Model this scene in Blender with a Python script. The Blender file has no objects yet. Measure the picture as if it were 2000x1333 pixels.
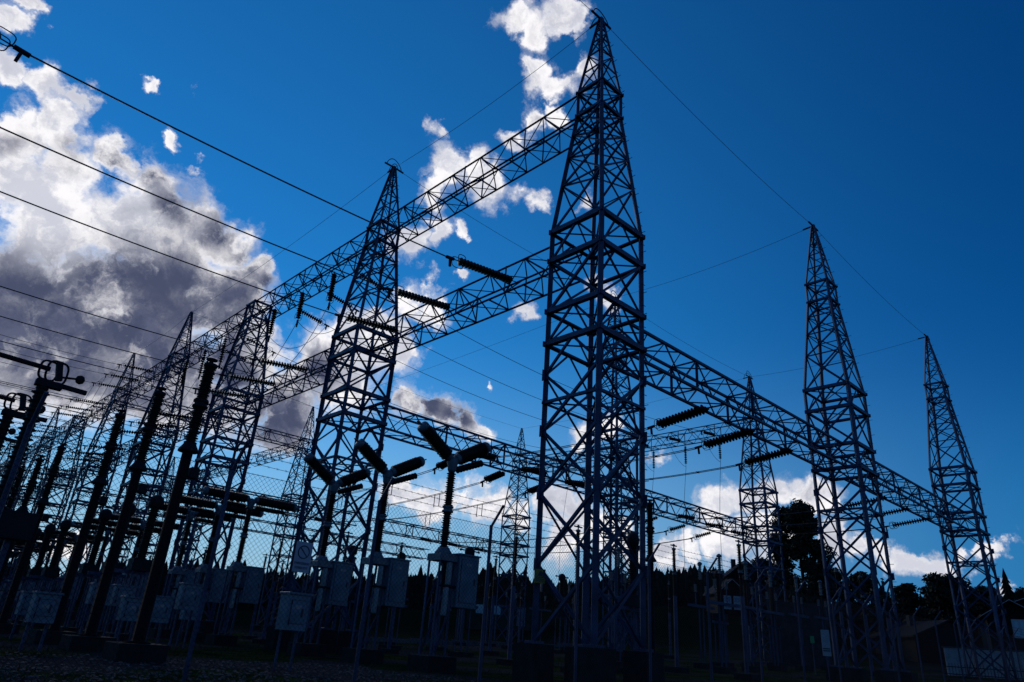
import bpy, math, random
import numpy as np
from mathutils import Vector, Matrix, noise as mnoise

random.seed(7)
rng = np.random.default_rng(7)
SC = bpy.context.scene
COL = SC.collection

# ------------------------------------------------------------------ camera
CAM = Vector((-15.94, -13.295, 0.85))
cam_data = bpy.data.cameras.new('camera')
cam_data.sensor_width = 36.0
cam_data.lens = 24.165
cam_data.clip_end = 5000
cam = bpy.data.objects.new('camera', cam_data)
COL.objects.link(cam)
_r = Vector((0.7134, -0.69755, 0.06694)); _u = Vector((-0.32662, -0.24648, 0.91245)); _f = Vector((0.61998, 0.67281, 0.40367))
cam.matrix_world = Matrix(((_r.x, _u.x, -_f.x, CAM.x), (_r.y, _u.y, -_f.y, CAM.y), (_r.z, _u.z, -_f.z, CAM.z), (0, 0, 0, 1)))
SC.camera = cam

# ------------------------------------------------------------------ world, sun, exposure
SUN_DIR = Vector((0.0585, 0.8958, 0.4406)).normalized()      # towards the sun
SUN_EL = math.asin(SUN_DIR.z)
SUN_AZ = math.atan2(SUN_DIR.x, SUN_DIR.y)
SKY_STRENGTH = 0.10
HORIZON_FAR = (0.3, 1.9, 4.6, 1)
HORIZON = (3.4, 5.2, 7.0, 1)      # pale air low over the ridge
VIEW = Vector((0.62, 0.673, 0.404)).normalized()

CLOUDS = [
    (0.0086,0.8664,0.4992,0.0366), (0.0369,0.8544,0.5184,0.0324), (0.0053,0.8889,0.458,0.0623), (0.0714,0.8701,0.4877,0.0504), (0.1049,0.8516,0.5136,0.0318),
    (0.1429,0.8585,0.4925,0.0449), (0.0671,0.8993,0.4322,0.0831), (0.1459,0.8841,0.4438,0.0778), (0.2113,0.8555,0.4727,0.038), (0.204,0.8787,0.4316,0.0816),
    (0.2591,0.8484,0.4617,0.0458), (0.302,0.8489,0.4338,0.0403), (0.272,0.8758,0.3988,0.0722), (0.2098,0.9111,0.3548,0.0932), (0.1138,0.9341,0.3384,0.1024),
    (0.058,0.9457,0.3197,0.0962), (0.1785,0.9429,0.2811,0.0889), (0.1113,0.9601,0.2567,0.0772), (0.2608,0.9192,0.295,0.0699), (0.3257,0.8832,0.3373,0.0604),
    (0.3299,0.9047,0.2695,0.0528), (0.2457,0.9361,0.2517,0.0495), (0.41,0.843,0.3482,0.0632), (0.4527,0.8111,0.3704,0.0574), (0.4962,0.7851,0.3708,0.0364),
    (0.4469,0.8382,0.3126,0.0496), (0.3919,0.8736,0.2885,0.0618), (0.3923,0.8861,0.2468,0.0407), (-0.0204,0.8386,0.5444,0.0252), (0.0124,0.8346,0.5507,0.0288),
    (0.0444,0.834,0.5499,0.019), (-0.0479,0.8092,0.5856,0.0218), (-0.0338,0.7929,0.6084,0.0172), (0.4831,0.7575,0.4392,0.035), (0.5145,0.7376,0.4373,0.0309),
    (0.525,0.7185,0.4562,0.0221), (0.4725,0.7842,0.4022,0.0399), (0.5113,0.7707,0.3803,0.0256), (0.4561,0.6582,0.5989,0.034), (0.4799,0.632,0.6085,0.0298),
    (0.5108,0.6211,0.5944,0.0301), (0.5382,0.6065,0.5852,0.0259), (0.5686,0.5847,0.5786,0.0188), (0.463,0.6742,0.5754,0.0257), (0.4561,0.725,0.5161,0.0332),
    (0.4785,0.6977,0.5332,0.0261), (0.5065,0.6794,0.5309,0.0175), (0.4285,0.5007,0.7521,0.0308), (0.458,0.4907,0.7412,0.0338), (0.4708,0.4573,0.7545,0.0295),
    (0.4907,0.5099,0.7066,0.0309), (0.5203,0.4985,0.6934,0.0311), (0.5086,0.5436,0.6677,0.0249), (0.533,0.5181,0.6689,0.022), (0.5189,0.4661,0.7166,0.0212),
    (0.5021,0.5754,0.6456,0.0196), (0.0967,0.8012,0.5905,0.0137), (0.1476,0.7771,0.6118,0.0131), (0.1548,0.8198,0.5514,0.0121), (0.1854,0.8158,0.5479,0.0136),
    (0.1901,0.8256,0.5313,0.0137), (0.4194,0.6428,0.641,0.0166), (0.619,0.5323,0.5775,0.0158), (0.624,0.6387,0.4501,0.0163), (0.6154,0.7057,0.351,0.0119),
    (0.5406,0.694,0.4755,0.0162), (0.5027,0.7233,0.4735,0.0176), (0.6857,0.5562,0.4696,0.0249), (0.5356,0.7874,0.3051,0.0306), (0.5665,0.7667,0.3021,0.0337),
    (0.5986,0.746,0.2917,0.0309), (0.6172,0.7328,0.2866,0.0206), (0.5599,0.8072,0.1871,0.0325), (0.5913,0.7869,0.1767,0.0368), (0.6233,0.7593,0.1872,0.0257),
    (0.653,0.7366,0.1762,0.0371), (0.665,0.72,0.1985,0.0201), (0.6867,0.7079,0.1654,0.0298), (0.7194,0.6703,0.1823,0.037), (0.7442,0.644,0.1773,0.0368),
    (0.7662,0.6245,0.1514,0.0362), (0.7927,0.5917,0.1466,0.0289), (0.7359,0.6634,0.1352,0.0363), (0.7283,0.6246,0.2818,0.0292), (0.7556,0.5906,0.2832,0.026),
    (0.8504,0.4892,0.1936,0.0303), (0.8654,0.4592,0.2005,0.0306), (0.882,0.4234,0.2071,0.03), (0.8965,0.3919,0.2067,0.0294), (0.9058,0.3816,0.1843,0.0264),
    (0.8623,0.4834,0.151,0.0408), (0.8855,0.4367,0.1585,0.0399), (0.8394,0.5243,0.1431,0.0268), (0.8221,0.5538,0.1319,0.027), (0.9198,0.3665,0.1405,0.028),
    (0.9329,0.3352,0.1317,0.0213), (0.9432,0.3066,0.1278,0.0207), (0.9507,0.2834,0.1262,0.0226), (0.957,0.2639,0.1205,0.0199), (0.9683,0.2086,0.1375,0.0159),
    (0.9724,0.1866,0.1399,0.0176), (0.9638,0.2317,0.132,0.014), (0.9765,0.1632,0.1406,0.0172), (0.9737,0.204,0.1014,0.0134), (0.9617,0.2551,0.1006,0.0162),
    (0.209,0.9756,0.0672,0.0273), (0.1579,0.985,0.0693,0.0261), (0.8046,0.5386,0.2501,0.0141),
]
CLOUD_SHADE = [
    (0.0122,0.8781,0.4783,0.0273), (0.0704,0.8688,0.4902,0.0349), (0.1093,0.8571,0.5035,0.0393), (0.1484,0.8492,0.5068,0.0235), (0.1844,0.8544,0.4858,0.0363),
    (0.2365,0.8498,0.4711,0.0419), (0.2821,0.8464,0.4518,0.0363), (0.0712,0.9275,0.367,0.0679), (0.1405,0.9121,0.3851,0.0729), (0.209,0.8906,0.4039,0.0693),
    (0.2753,0.8712,0.4064,0.0642), (0.1103,0.9415,0.3185,0.0953), (0.1898,0.9249,0.3295,0.1027), (0.2724,0.8969,0.3484,0.0802), (0.1305,0.9562,0.262,0.0805),
    (0.2204,0.9357,0.2754,0.0756), (0.3196,0.8487,0.4215,0.0353), (0.3069,0.9025,0.3022,0.064), (0.3961,0.876,0.2753,0.0802), (0.4274,0.8401,0.3339,0.0459),
    (0.5462,0.7781,0.3102,0.0523), (0.5845,0.7536,0.3008,0.0334), (0.0749,0.9506,0.3011,0.0914),
]

world = bpy.data.worlds.new('World')
SC.world = world
world.use_nodes = True
wt = world.node_tree
wt.nodes.clear()
WN = wt.nodes.new
WL = wt.links.new
def wmath(op, a, b=None, c=None, clamp=False):
    n = WN('ShaderNodeMath'); n.operation = op; n.use_clamp = clamp
    for i, v in enumerate((a, b, c)):
        if v is None: continue
        if isinstance(v, (int, float)): n.inputs[i].default_value = v
        else: WL(v, n.inputs[i])
    return n.outputs[0]
def wsmooth(v, lo, hi):
    n = WN('ShaderNodeMapRange'); n.interpolation_type = 'SMOOTHSTEP'
    WL(v, n.inputs[0]); n.inputs[1].default_value = lo; n.inputs[2].default_value = hi
    return n.outputs[0]
def wmix(f, a, b, blend='MIX'):
    n = WN('ShaderNodeMix'); n.data_type = 'RGBA'; n.blend_type = blend
    if isinstance(f, (int, float)): n.inputs[0].default_value = f
    else: WL(f, n.inputs[0])
    for i, v in ((6, a), (7, b)):
        if isinstance(v, tuple): n.inputs[i].default_value = v
        else: WL(v, n.inputs[i])
    return n.outputs[2]
tc = WN('ShaderNodeTexCoord')
nrm = WN('ShaderNodeVectorMath'); nrm.operation = 'NORMALIZE'; WL(tc.outputs['Generated'], nrm.inputs[0])
DIR = nrm.outputs[0]
# two scales of domain warp give the cloud edges their curls
def warp(src, scale, amp, detail, off):
    mp = WN('ShaderNodeMapping'); WL(src, mp.inputs[0]); mp.inputs['Location'].default_value = off
    n = WN('ShaderNodeTexNoise'); n.inputs['Scale'].default_value = scale; n.inputs['Detail'].default_value = detail; n.inputs['Roughness'].default_value = .6
    WL(mp.outputs[0], n.inputs['Vector'])
    s = WN('ShaderNodeVectorMath'); s.operation = 'SUBTRACT'; WL(n.outputs['Color'], s.inputs[0]); s.inputs[1].default_value = (.5, .5, .5)
    m = WN('ShaderNodeVectorMath'); m.operation = 'SCALE'; WL(s.outputs[0], m.inputs[0]); m.inputs['Scale'].default_value = amp
    a = WN('ShaderNodeVectorMath'); a.operation = 'ADD'; WL(src, a.inputs[0]); WL(m.outputs[0], a.inputs[1])
    return a.outputs[0]
WDIR = warp(DIR, 13.0, 0.11, 6.0, (0, 0, 0))
def blob_field(blobs, src, k=0.15):
    cur = None
    for (x, y, z, r) in blobs:
        dn = WN('ShaderNodeVectorMath'); dn.operation = 'DISTANCE'
        WL(src, dn.inputs[0]); dn.inputs[1].default_value = (x, y, z)
        v = wmath('MULTIPLY_ADD', dn.outputs['Value'], -1.0 / r, 1.0)
        cur = v if cur is None else wmath('SMOOTH_MAX', cur, v, k)
    return cur
def fbm(src, scale, detail, rough, off=(0, 0, 0)):
    mp = WN('ShaderNodeMapping'); WL(src, mp.inputs[0]); mp.inputs['Location'].default_value = off
    n = WN('ShaderNodeTexNoise'); n.inputs['Scale'].default_value = scale; n.inputs['Detail'].default_value = detail
    n.inputs['Roughness'].default_value = rough
    WL(mp.outputs[0], n.inputs['Vector'])
    return n.outputs['Fac']
field = wmath('MINIMUM', blob_field(CLOUDS, WDIR), 0.85)
dark_f = blob_field(CLOUD_SHADE, warp(DIR, 9.0, 0.10, 7.0, (4, 4, 1)), 0.8)
# the rest of the sky carries the same broken cumulus
vd = WN('ShaderNodeVectorMath'); vd.operation = 'DOT_PRODUCT'; WL(DIR, vd.inputs[0]); vd.inputs[1].default_value = VIEW
outside = wsmooth(vd.outputs['Value'], 0.72, 0.55)
gen = wmath('MULTIPLY_ADD', fbm(DIR, 2.6, 2, .5, (3, 1, 2)), 4.5, -2.6)
gen = wmath('MULTIPLY_ADD', outside, wmath('ADD', gen, 3.0), -3.0)
field_all = wmath('MAXIMUM', field, wmath('MINIMUM', gen, 0.6))
n_fine = fbm(WDIR, 15.0, 10, .60)
sh = WN('ShaderNodeVectorMath'); sh.operation = 'ADD'; WL(WDIR, sh.inputs[0]); sh.inputs[1].default_value = SUN_DIR * 0.03 + Vector((0, 0, .012))
n_sun = fbm(sh.outputs[0], 15.0, 6, .60)
dens = wmath('ADD', field_all, wmath('MULTIPLY_ADD', n_fine, 2.0, -0.90))
alpha = wmath('POWER', wsmooth(wmath('ADD', dens, wmath('MAXIMUM', wmath('MULTIPLY_ADD', field_all, 1.4, -.35), 0.0)), -0.02, 0.82), 1.1)
relief = wmath('SUBTRACT', n_fine, n_sun)
thick = wsmooth(wmath('ADD', dark_f, wmath('MULTIPLY_ADD', n_fine, .9, -.45)), -0.10, 0.85)
edge = wsmooth(dens, 0.10, 0.75)
shade = wmath('MULTIPLY', thick, edge)
# light scattered through the cloud around the hidden sun
sd = WN('ShaderNodeVectorMath'); sd.operation = 'DISTANCE'; WL(DIR, sd.inputs[0]); sd.inputs[1].default_value = SUN_DIR
glow = wmath('MULTIPLY', wsmooth(sd.outputs['Value'], 0.10, 0.02), wsmooth(fbm(DIR, 9.0, 3, .5, (1, 7, 3)), 0.33, 0.52))
shade = wmath('MULTIPLY', shade, wmath('MULTIPLY_ADD', glow, -.9, 1.0), clamp=True)
puff = wmath('MULTIPLY_ADD', wsmooth(relief, .13, -.13), 0.75, 0.25)
CLOUD_WHITE = (10.0, 9.8, 10.0, 1); CLOUD_GREY = (1.05, 1.2, 1.95, 1)
soft = wmath('MULTIPLY', wsmooth(fbm(WDIR, 7.5, 4, .5, (6, 1, 8)), .40, .66), wmath('MULTIPLY', wsmooth(dens, .45, 1.2), .40))
soft = wmath('MULTIPLY', soft, wmath('MULTIPLY_ADD', glow, -1.0, 1.0))
shade = wmath('MAXIMUM', shade, soft)
ccol = wmix(shade, CLOUD_WHITE, CLOUD_GREY)
pv_ = wmix(puff, wmix(1.0, ccol, (.52, .56, .66, 1), 'MULTIPLY'), ccol)
sky = WN('ShaderNodeTexSky'); sky.sky_type = 'NISHITA'; sky.sun_disc = False
sky.sun_elevation = SUN_EL; sky.sun_rotation = SUN_AZ
sky.altitude = 0; sky.air_density = 1.0; sky.dust_density = 0.0; sky.ozone_density = 3.0
hs = WN('ShaderNodeHueSaturation'); hs.inputs['Saturation'].default_value = 1.25; WL(sky.outputs[0], hs.inputs['Color'])
tint = wmix(1.0, hs.outputs[0], (0.22, 0.82, 1.02, 1), 'MULTIPLY')
sz = WN('ShaderNodeSeparateXYZ'); WL(DIR, sz.inputs[0])
sdot = WN('ShaderNodeVectorMath'); sdot.operation = 'DOT_PRODUCT'; WL(DIR, sdot.inputs[0]); sdot.inputs[1].default_value = SUN_DIR
low = wmath('POWER', wsmooth(sz.outputs['Z'], 0.46, -0.02), 1.5)
# a quarter turn from the sun the clear sky is at its deepest
deep = wsmooth(sdot.outputs['Value'], .15, .92)
tint = wmix(deep, wmix(1.0, tint, (.10, .50, .70, 1), 'MULTIPLY'), tint)
tint = wmix(low, tint, wmix(wsmooth(sdot.outputs['Value'], .25, .9), HORIZON_FAR, HORIZON))
final = wmix(alpha, tint, pv_)
bg = WN('ShaderNodeBackground'); bg.inputs['Strength'].default_value = SKY_STRENGTH; WL(final, bg.inputs['Color'])
wo = WN('ShaderNodeOutputWorld'); WL(bg.outputs[0], wo.inputs['Surface'])

sun_l = bpy.data.lights.new('sun', 'SUN')
sun_l.energy = 0.5; sun_l.angle = math.radians(10); sun_l.color = (1.0, .93, .84)   # sun veiled by the big cloud
sun = bpy.data.objects.new('sun', sun_l); COL.objects.link(sun)
sun.rotation_euler = (-SUN_DIR).to_track_quat('-Z', 'Y').to_euler()
sun.location = (0, 60, 80)

SC.view_settings.view_transform = 'Standard'
SC.view_settings.look = 'None'
SC.view_settings.exposure = 0.0
SC.view_settings.gamma = 1.0
SC.view_settings.use_curve_mapping = False
SC.render.film_transparent = False
SC.cycles.max_bounces = 4
SC.cycles.diffuse_bounces = 2
SC.cycles.glossy_bounces = 2
SC.cycles.transparent_max_bounces = 4
SC.cycles.use_adaptive_sampling = True
SC.cycles.use_denoising = True
try: SC.cycles.denoiser = 'OPENIMAGEDENOISE'; SC.cycles.denoising_input_passes = 'RGB_ALBEDO_NORMAL'
except Exception: pass
world.cycles.sampling_method = 'MANUAL'
world.cycles.sample_map_resolution = 512

# ------------------------------------------------------------------ materials
def material(name, col, rough=.6, metal=0.0, var=0.25, scale=6.0, spec=.4, col2=None, bump=0.0, bscale=40., coord='Object'):
    m = bpy.data.materials.new(name); m.use_nodes = True
    nt = m.node_tree; b = nt.nodes['Principled BSDF']
    b.inputs['Roughness'].default_value = rough; b.inputs['Metallic'].default_value = metal
    b.inputs['Specular IOR Level'].default_value = spec
    t = nt.nodes.new('ShaderNodeTexCoord')
    g = nt.nodes.new('ShaderNodeNewGeometry')
    n = nt.nodes.new('ShaderNodeTexNoise'); n.inputs['Scale'].default_value = scale; n.inputs['Detail'].default_value = 6
    src = t.outputs['Object'] if coord == 'Object' else g.outputs['Position']
    nt.links.new(src, n.inputs['Vector'])
    r = nt.nodes.new('ShaderNodeMapRange'); nt.links.new(n.outputs['Fac'], r.inputs[0]); r.inputs[1].default_value = .35; r.inputs[2].default_value = .65
    mx = nt.nodes.new('ShaderNodeMix'); mx.data_type = 'RGBA'
    c2 = col2 or tuple(c * (1 - var) for c in col)
    mx.inputs[6].default_value = (*col, 1); mx.inputs[7].default_value = (*c2, 1)
    nt.links.new(r.outputs[0], mx.inputs[0]); nt.links.new(mx.outputs[2], b.inputs['Base Color'])
    if bump:
        bn = nt.nodes.new('ShaderNodeTexNoise'); bn.inputs['Scale'].default_value = bscale; bn.inputs['Detail'].default_value = 4
        nt.links.new(src, bn.inputs['Vector'])
        bb = nt.nodes.new('ShaderNodeBump'); bb.inputs['Strength'].default_value = bump; bb.inputs['Distance'].default_value = .05
        nt.links.new(bn.outputs['Fac'], bb.inputs['Height']); nt.links.new(bb.outputs[0], b.inputs['Normal'])
    return m
M = {
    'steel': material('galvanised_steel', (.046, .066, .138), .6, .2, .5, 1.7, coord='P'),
    'steel_dark': material('weathered_steel', (.010, .011, .016), .7, 0, .3, 3, .2, coord='P'),
    'pole_paint': material('black_pole_paint', (.006, .007, .009), .8, 0, .3, 4, .08, coord='P'),
    'wire': material('conductor_aluminium', (.04, .04, .045), .5, .3, .2, 3, coord='P'),
    'porcelain': material('brown_porcelain', (.009, .008, .008), .5, 0, .3, 9, .15),
    'grey_ins': material('grey_porcelain', (.22, .23, .24), .4, 0, .2, 6),
    'casting': material('aluminium_casting', (.12, .15, .18), .55, .2, .3, 5),
    'cabinet': material('grey_cabinet_paint', (.11, .165, .22), .55, 0, .35, 2.2, bump=.05),
    'cabinet_seam': material('cabinet_rubber_seal', (.05, .05, .055), .7),
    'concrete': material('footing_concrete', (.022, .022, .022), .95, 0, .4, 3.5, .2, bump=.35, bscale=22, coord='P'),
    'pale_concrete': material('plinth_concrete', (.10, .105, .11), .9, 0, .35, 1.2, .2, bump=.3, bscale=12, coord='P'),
    'bark': material('bark', (.06, .048, .038), .9, 0, .4, 8, .2, bump=.5, bscale=20),
    'leaf': material('leaves', (.016, .024, .010), .7, 0, .45, 1.5, .3, coord='P'),
    'needle': material('needles', (.008, .014, .008), .85, 0, .4, .25, .2, coord='P'),
    'grass': material('grass_blades', (.035, .06, .014), .8, 0, .5, .7, .1, col2=(.016, .03, .008), coord='P'),
    'stone': material('crushed_stone', (.09, .09, .095), .9, 0, .6, 6, .2, coord='P'),
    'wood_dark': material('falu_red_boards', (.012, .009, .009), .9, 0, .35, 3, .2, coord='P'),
    'wood_white': material('white_trim', (.40, .41, .43), .6, 0, .2, 3, coord='P'),
    'roof': material('clay_tiles', (.022, .016, .016), .9, 0, .4, 3, .2, coord='P'),
    'glass': material('window_glass', (.25, .30, .36), .08, 0, .1, 1, .8),
    'sign_blue': material('sign_face', (.22, .28, .35), .5, 0, .1, 3),
    'sign_ink': material('sign_ink', (.05, .06, .09), .6),
    'yellow': material('warning_yellow', (.24, .20, .03), .6, 0, .2),
    'green_sign': material('green_sign', (.03, .35, .12), .4, 0, .1),
    'green_wall': material('dull_green_render', (.035, .045, .038), .9, 0, .3, 1.0, .1, coord='P'),
    'brick': material('grey_block', (.045, .045, .05), .9, 0, .45, 2.5, .2, bump=.3, coord='P'),
}

# ------------------------------------------------------------------ mesh helpers
def mesh_of(name, v, f, mat, smooth=False):
    me = bpy.data.meshes.new(name)
    me.from_pydata([tuple(map(float, p)) for p in v], [], [tuple(int(i) for i in q) for q in f])
    me.materials.append(M[mat])
    if smooth: me.polygons.foreach_set('use_smooth', [True] * len(me.polygons))
    me.update()
    return me
def link(name, me, parent=None, mb=None, kind=None):
    o = bpy.data.objects.new(name, me); COL.objects.link(o)
    if parent is not None: o.parent = parent
    if mb is not None: o.matrix_basis = mb
    if kind: o['kind'] = kind
    return o
def tag(o, label, cat, group=None):
    o['label'] = label; o['category'] = cat
    if group: o['group'] = group
    return o
def thing(name, loc, label, cat, group=None, rz=0.0):
    o = bpy.data.objects.new(name, None); COL.objects.link(o)
    o.empty_display_size = .3
    o.location = loc; o.rotation_euler = (0, 0, rz); o['kind'] = 'thing'
    return tag(o, label, cat, group)
def copy_tree(root, loc, label=None, rz=None, scale=None):
    r = root.copy(); COL.objects.link(r); r.location = loc
    if label: r['label'] = label
    if rz is not None: r.rotation_euler = (0, 0, rz)
    if scale is not None: r.scale = (scale,) * 3
    for ch in root.children:
        c = ch.copy(); COL.objects.link(c); c.parent = r
        for g in ch.children:
            q = g.copy(); COL.objects.link(q); q.parent = c
    return r
def frame(p, q, sx=1., sy=None, ref=None):
    """matrix that maps the unit z-segment (cross-section 1x1) onto p-q"""
    p = Vector(p); q = Vector(q); ez = q - p; L = ez.length; ez = ez / max(L, 1e-6)
    ref = Vector(ref) if ref is not None else Vector((0, 0, 1))
    if abs(ez.dot(ref.normalized())) > .98: ref = Vector((1, 0.01, 0))
    ex = ref.cross(ez).normalized(); ey = ez.cross(ex)
    sy = sx if sy is None else sy
    return Matrix(((ex.x * sx, ey.x * sy, ez.x * L, p.x), (ex.y * sx, ey.y * sy, ez.y * L, p.y), (ex.z * sx, ey.z * sy, ez.z * L, p.z), (0, 0, 0, 1)))
T_ = .13
LV = [(-.5, -.5), (.5, -.5), (.5, -.5 + T_), (-.5 + T_, -.5 + T_), (-.5 + T_, .5), (-.5, .5)]
def prism(sec):
    n = len(sec)
    v = [(x, y, 0) for x, y in sec] + [(x, y, 1) for x, y in sec]
    f = [(i, (i + 1) % n, n + (i + 1) % n, n + i) for i in range(n)]
    f += [tuple(range(n - 1, -1, -1)), tuple(range(n, 2 * n))]
    return v, f
UV = {}
UV['angle'] = prism(LV)
UV['box'] = prism([(-.5, -.5), (.5, -.5), (.5, .5), (-.5, .5)])
UV['rod'] = prism([(.5 * math.cos(a), .5 * math.sin(a)) for a in np.arange(8) * math.pi / 4])
UV['tri'] = prism([(.5 * math.cos(a), .5 * math.sin(a)) for a in np.arange(3) * 2 * math.pi / 3])
_um = {}
def unit(kind, mat):
    if (kind, mat) not in _um: _um[(kind, mat)] = mesh_of(kind + '_' + mat, *UV[kind], mat, smooth=(kind == 'rod' and False))
    return _um[(kind, mat)]
class Acc:
    """collects shapes into one mesh"""
    def __init__(s): s.v = []; s.f = []
    def add(s, v, f, mb=None):
        n = len(s.v)
        if mb is not None:
            a = np.array(v, float); R = np.array(mb)
            v = a @ R[:3, :3].T + R[:3, 3]
        s.v += [tuple(p) for p in v]; s.f += [tuple(i + n for i in q) for q in f]
    def seg(s, p, q, size, kind='angle', sy=None, ref=None): s.add(*UV[kind], frame(p, q, size, sy, ref))
    def box(s, lo, hi):
        lo = Vector(lo); hi = Vector(hi); c = (lo + hi) / 2
        s.add(*UV['box'], Matrix(((hi.x - lo.x, 0, 0, c.x), (0, hi.y - lo.y, 0, c.y), (0, 0, hi.z - lo.z, lo.z), (0, 0, 0, 1))))
    def mesh(s, name, mat, smooth=False): return mesh_of(name, s.v, s.f, mat, smooth)
    def build(s, name, mat, parent=None, mb=None, kind=None, smooth=False): return link(name, s.mesh(name, mat, smooth), parent, mb, kind)
def member(name, p, q, size, parent, mat='steel', kind='angle', sy=None, ref=None):
    return link(name, unit(kind, mat), parent, frame(p, q, size, sy, ref))
def boxpart(name, lo, hi, parent, mat):
    lo = Vector(lo); hi = Vector(hi); c = (lo + hi) / 2
    a = Acc(); d = (hi - lo) / 2
    bv = min(.012, min(d) * .3)
    # bevelled box: chamfer the vertical and top edges
    xs = [(-d.x, -d.y + bv), (-d.x + bv, -d.y), (d.x - bv, -d.y), (d.x, -d.y + bv), (d.x, d.y - bv), (d.x - bv, d.y), (-d.x + bv, d.y), (-d.x, d.y - bv)]
    v = [(x, y, -d.z) for x, y in xs] + [(x, y, d.z - bv) for x, y in xs] + [(x * (1 - bv / d.x), y * (1 - bv / d.y), d.z) for x, y in xs]
    f = [(k * 8 + i, k * 8 + (i + 1) % 8, k * 8 + 8 + (i + 1) % 8, k * 8 + 8 + i) for k in range(2) for i in range(8)]
    f += [tuple(range(7, -1, -1)), tuple(range(16, 24))]
    a.add(v, f)
    return a.build(name, mat, parent, Matrix.Translation(c))
def lathe(prof, n=14):
    v = []; f = []
    for (r, z) in prof:
        for i in range(n):
            a = 2 * math.pi * i / n; v.append((r * math.cos(a), r * math.sin(a), z))
    for k in range(len(prof) - 1):
        for i in range(n):
            f.append((k * n + i, k * n + (i + 1) % n, (k + 1) * n + (i + 1) % n, (k + 1) * n + i))
    f.append(tuple(range(n - 1, -1, -1))); f.append(tuple(range((len(prof) - 1) * n, len(prof) * n)))
    return v, f
def sheds(L, core, shed, count, alt=1.0, n=14):
    pr = [(core, 0)]
    p = L / count
    for k in range(count):
        r = shed if k % 2 == 0 else shed * alt
        z = k * p
        pr += [(core, z + .15 * p), (r, z + .42 * p), (r * .985, z + .52 * p), (core, z + .80 * p)]
    pr.append((core, L))
    return lathe(pr, n)
def orient(p, q):                       # z axis from p to q, no scaling
    L = (Vector(q) - Vector(p)).length
    m = frame(p, q, 1.0); z = m.col[2] / L
    m.col[2] = z; m.col[3] = Vector((*p, 1))
    return m
def tube(pts, r, n=6, closed=False):
    pts = [Vector(p) for p in pts]; v = []; f = []; N = len(pts)
    prev = None
    for i, p in enumerate(pts):
        a = pts[(i - 1) % N] if (i > 0 or closed) else p
        b = pts[(i + 1) % N] if (i < N - 1 or closed) else p
        t = (b - a).normalized()
        if prev is None:
            ref = Vector((0, 0, 1)) if abs(t.z) < .9 else Vector((1, 0, 0))
            ex = ref.cross(t).normalized()
        else:
            ex = (prev - t * prev.dot(t)).normalized()
        prev = ex; ey = t.cross(ex)
        for k in range(n):
            an = 2 * math.pi * k / n
            v.append(p + ex * (r * math.cos(an)) + ey * (r * math.sin(an)))
    for i in range(N if closed else N - 1):
        j = (i + 1) % N
        for k in range(n): f.append((i * n + k, i * n + (k + 1) % n, j * n + (k + 1) % n, j * n + k))
    if not closed: f += [tuple(range(n - 1, -1, -1)), tuple(range((N - 1) * n, N * n))]
    return [tuple(p) for p in v], f
def sag_pts(p, q, sag, n=16):
    p = Vector(p); q = Vector(q)
    return [p.lerp(q, t) - Vector((0, 0, 4 * sag * t * (1 - t))) for t in np.linspace(0, 1, n)]
def wire(name, pts, r, parent=None, mat='wire', n=5): return link(name, mesh_of(name, *tube(pts, r, n), mat, True), parent)

# ------------------------------------------------------------------ ground and terrain
SITE = (-15.9, -13.3)          # roadside corner of the site, origin of the terrain survey
def sstep(a, b, t):
    t = min(1., max(0., (t - a) / (b - a))); return t * t * (3 - 2 * t)
def ground_z(x, y):
    z = .026 * max(0., min(x, 70.) - 6.)
    dx, dy = x - SITE[0], y - SITE[1]; D = math.hypot(dx, dy); az = math.degrees(math.atan2(dx, dy))
    amp = float(np.interp(az, [-60, 5, 20, 45, 58, 63, 69, 120, 170], [.3, .2, .3, .72, 1, 1, .5, .45, .4]))
    z += amp * (6.5 * sstep(72, 118, D) + 9.0 * sstep(140, 215, D)) + 14 * amp * sstep(260, 700, D)
    if D < 60: z += .05 * mnoise.noise(Vector((x * .35, y * .35, 0)))
    else: z += .8 * sstep(80, 130, D) * mnoise.noise(Vector((x * .04, y * .04, 3)))
    return z
def axis(c):
    near = np.arange(-40, 82, 1.5)
    far = 82 * (1.16 ** np.arange(1, 22)); farn = -40 * (1.2 ** np.arange(1, 22))
    return np.concatenate([farn[::-1], near, far])
gx = axis(0); gy = axis(0)
gv = [(x, y, ground_z(x, y)) for y in gy for x in gx]
nx = len(gx)
gf = [(j * nx + i, j * nx + i + 1, (j + 1) * nx + i + 1, (j + 1) * nx + i) for j in range(len(gy) - 1) for i in range(nx - 1)]
gm = bpy.data.materials.new('yard_ground'); gm.use_nodes = True
nt = gm.node_tree; bs = nt.nodes['Principled BSDF']; bs.inputs['Roughness'].default_value = .95; bs.inputs['Specular IOR Level'].default_value = 0.0
geo = nt.nodes.new('ShaderNodeNewGeometry')
def gnoise(scale, det=5):
    n = nt.nodes.new('ShaderNodeTexNoise'); n.inputs['Scale'].default_value = scale; n.inputs['Detail'].default_value = det
    nt.links.new(geo.outputs['Position'], n.inputs['Vector']); return n.outputs['Fac']
def gmix(f, a, b):
    n = nt.nodes.new('ShaderNodeMix'); n.data_type = 'RGBA'; nt.links.new(f, n.inputs[0])
    for i, v in ((6, a), (7, b)):
        if isinstance(v, tuple): n.inputs[i].default_value = (*v, 1)
        else: nt.links.new(v, n.inputs[i])
    return n.outputs[2]
def gramp(v, lo, hi):
    n = nt.nodes.new('ShaderNodeMapRange'); n.interpolation_type = 'SMOOTHSTEP'; nt.links.new(v, n.inputs[0]); n.inputs[1].default_value = lo; n.inputs[2].default_value = hi; return n.outputs[0]
grass_c = gmix(gramp(gnoise(1.3), .35, .65), (.010, .018, .006), (.026, .042, .012))
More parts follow.
